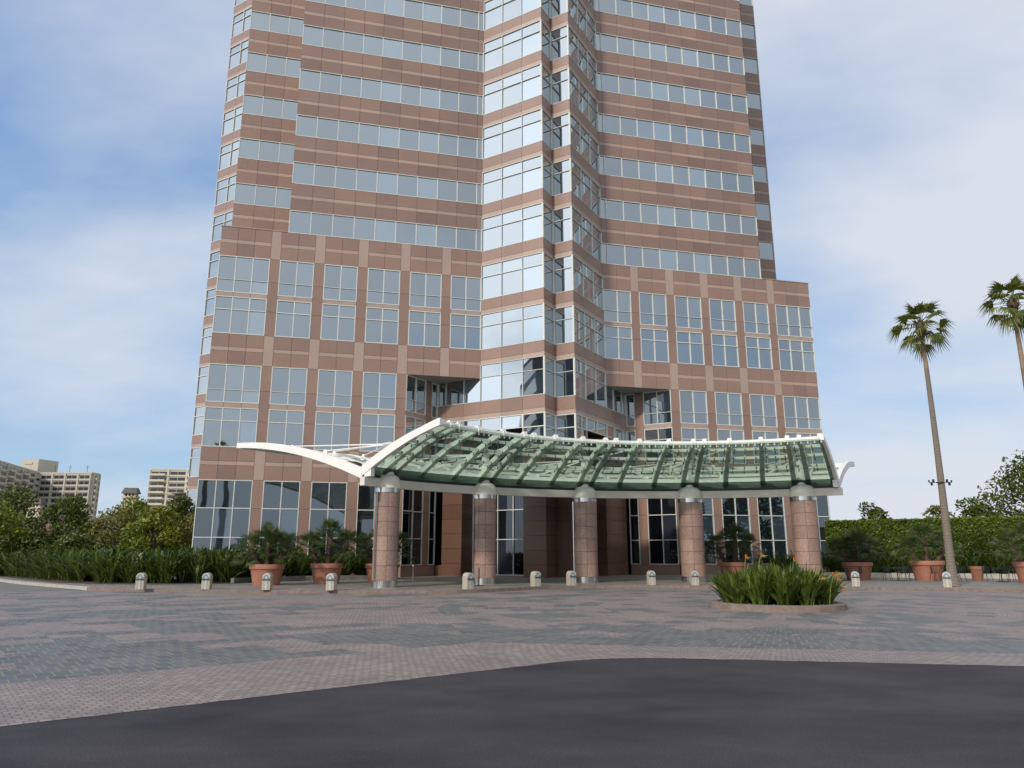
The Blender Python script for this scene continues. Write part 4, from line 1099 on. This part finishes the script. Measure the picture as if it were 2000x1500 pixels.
# ------------------------------------------------------------------ light, sky, camera
SUN = Vector((-.587, -.809, 0)).normalized(); EL = 33.
sd = bpy.data.lights.new('sun', 'SUN'); sd.energy = 2.5; sd.angle = R(4); sd.color = (1., .93, .82)
so = bpy.data.objects.new('sun', sd); col.objects.link(so)
dv = Vector((SUN.x * math.cos(R(EL)), SUN.y * math.cos(R(EL)), math.sin(R(EL))))
so.rotation_euler = dv.to_track_quat('Z', 'Y').to_euler()
w = bpy.data.worlds.new('World'); scene.world = w; w.use_nodes = True
nt = w.node_tree; nt.nodes.clear()
wo = N(nt, 'ShaderNodeOutputWorld'); bg = N(nt, 'ShaderNodeBackground'); bg.inputs[1].default_value = .13
sky = N(nt, 'ShaderNodeTexSky'); sky.sky_type = 'NISHITA'; sky.sun_disc = False; sky.sun_elevation = R(EL)
sky.sun_rotation = math.atan2(SUN.x, SUN.y); sky.air_density = 1.0; sky.dust_density = .8; sky.ozone_density = 1.6
tc = N(nt, 'ShaderNodeTexCoord').outputs['Generated']
sp = N(nt, 'ShaderNodeSeparateXYZ'); nt.links.new(tc, sp.inputs[0])
zz = math_n(nt, 'ADD', math_n(nt, 'MAXIMUM', sp.outputs[2], 0.), .28)
cv = N(nt, 'ShaderNodeCombineXYZ')
nt.links.new(math_n(nt, 'DIVIDE', sp.outputs[0], zz), cv.inputs[0]); nt.links.new(math_n(nt, 'DIVIDE', sp.outputs[1], zz), cv.inputs[1])
mp = N(nt, 'ShaderNodeMapping'); nt.links.new(cv.outputs[0], mp.inputs[0]); mp.inputs['Location'].default_value = (7.2, 2.2, 0); mp.inputs['Rotation'].default_value = (0, 0, R(35)); mp.inputs['Scale'].default_value = (.8, 1.15, 1)
f1 = noise(nt, mp.outputs[0], .85, 7, .52)
def dot(v):
    n = N(nt, 'ShaderNodeVectorMath', operation='DOT_PRODUCT'); nt.links.new(tc, n.inputs[0]); n.inputs[1].default_value = v; return n.outputs['Value']
right = dot((.8, .55, .1))           # more cloud to the right of the tower
fac = math_n(nt, 'ADD', f1, math_n(nt, 'MULTIPLY', maprange(nt, right, -.1, .9, -.07, .18), 1.))
back = maprange(nt, sp.outputs[1], .2, -.3, 0., .27)
fac = math_n(nt, 'ADD', fac, back)
cl = maprange(nt, fac, .455, .67)
glow = math_n(nt, 'POWER', math_n(nt, 'MAXIMUM', dot((-.80, -.38, .46)), 0.), 5.)
dim = maprange(nt, dot((.8, -.6, -.35)), .15, .9, 0., 1.)
ccol = mixc(nt, dim, (5.6, 5.9, 6.45), (3.9, 4.6, 5.4))
ccol = mixc(nt, maprange(nt, sp.outputs[1], .1, -.3), ccol, mixc(nt, dim, (7.4, 7.9, 8.4), (3.9, 4.3, 4.8)))
ccol = mixc(nt, glow, ccol, (13.5, 14.2, 15.))
_g = ramp(nt, maprange(nt, sp.outputs[2], 0., .6), [(0, (.42, .56, .73)), (.35, (.30, .49, .75)), (1, (.165, .33, .64))])
_gv = N(nt, 'ShaderNodeVectorMath', operation='SCALE'); nt.links.new(_g, _gv.inputs[0]); _gv.inputs['Scale'].default_value = 8.6
skyc = mixc(nt, .7, sky.outputs[0], _gv.outputs[0])
c = mixc(nt, math_n(nt, 'MULTIPLY', cl, .92), skyc, ccol)
nt.links.new(c, bg.inputs[0]); nt.links.new(bg.outputs[0], wo.inputs[0])

cd = bpy.data.cameras.new('camera'); cd.sensor_width = 36; cd.lens = 36 * 1450 / 2000; cd.clip_end = 6000; cd.clip_start = .05
co = bpy.data.objects.new('camera', cd); col.objects.link(co); co.location = (0, 0, 1.6); co.rotation_euler = (R(90 + 13), 0, 0)
scene.camera = co
scene.view_settings.view_transform = 'Standard'; scene.view_settings.look = 'None'; scene.view_settings.exposure = 0; scene.view_settings.gamma = 1
scene.cycles.max_bounces = 8; scene.cycles.transparent_max_bounces = 16
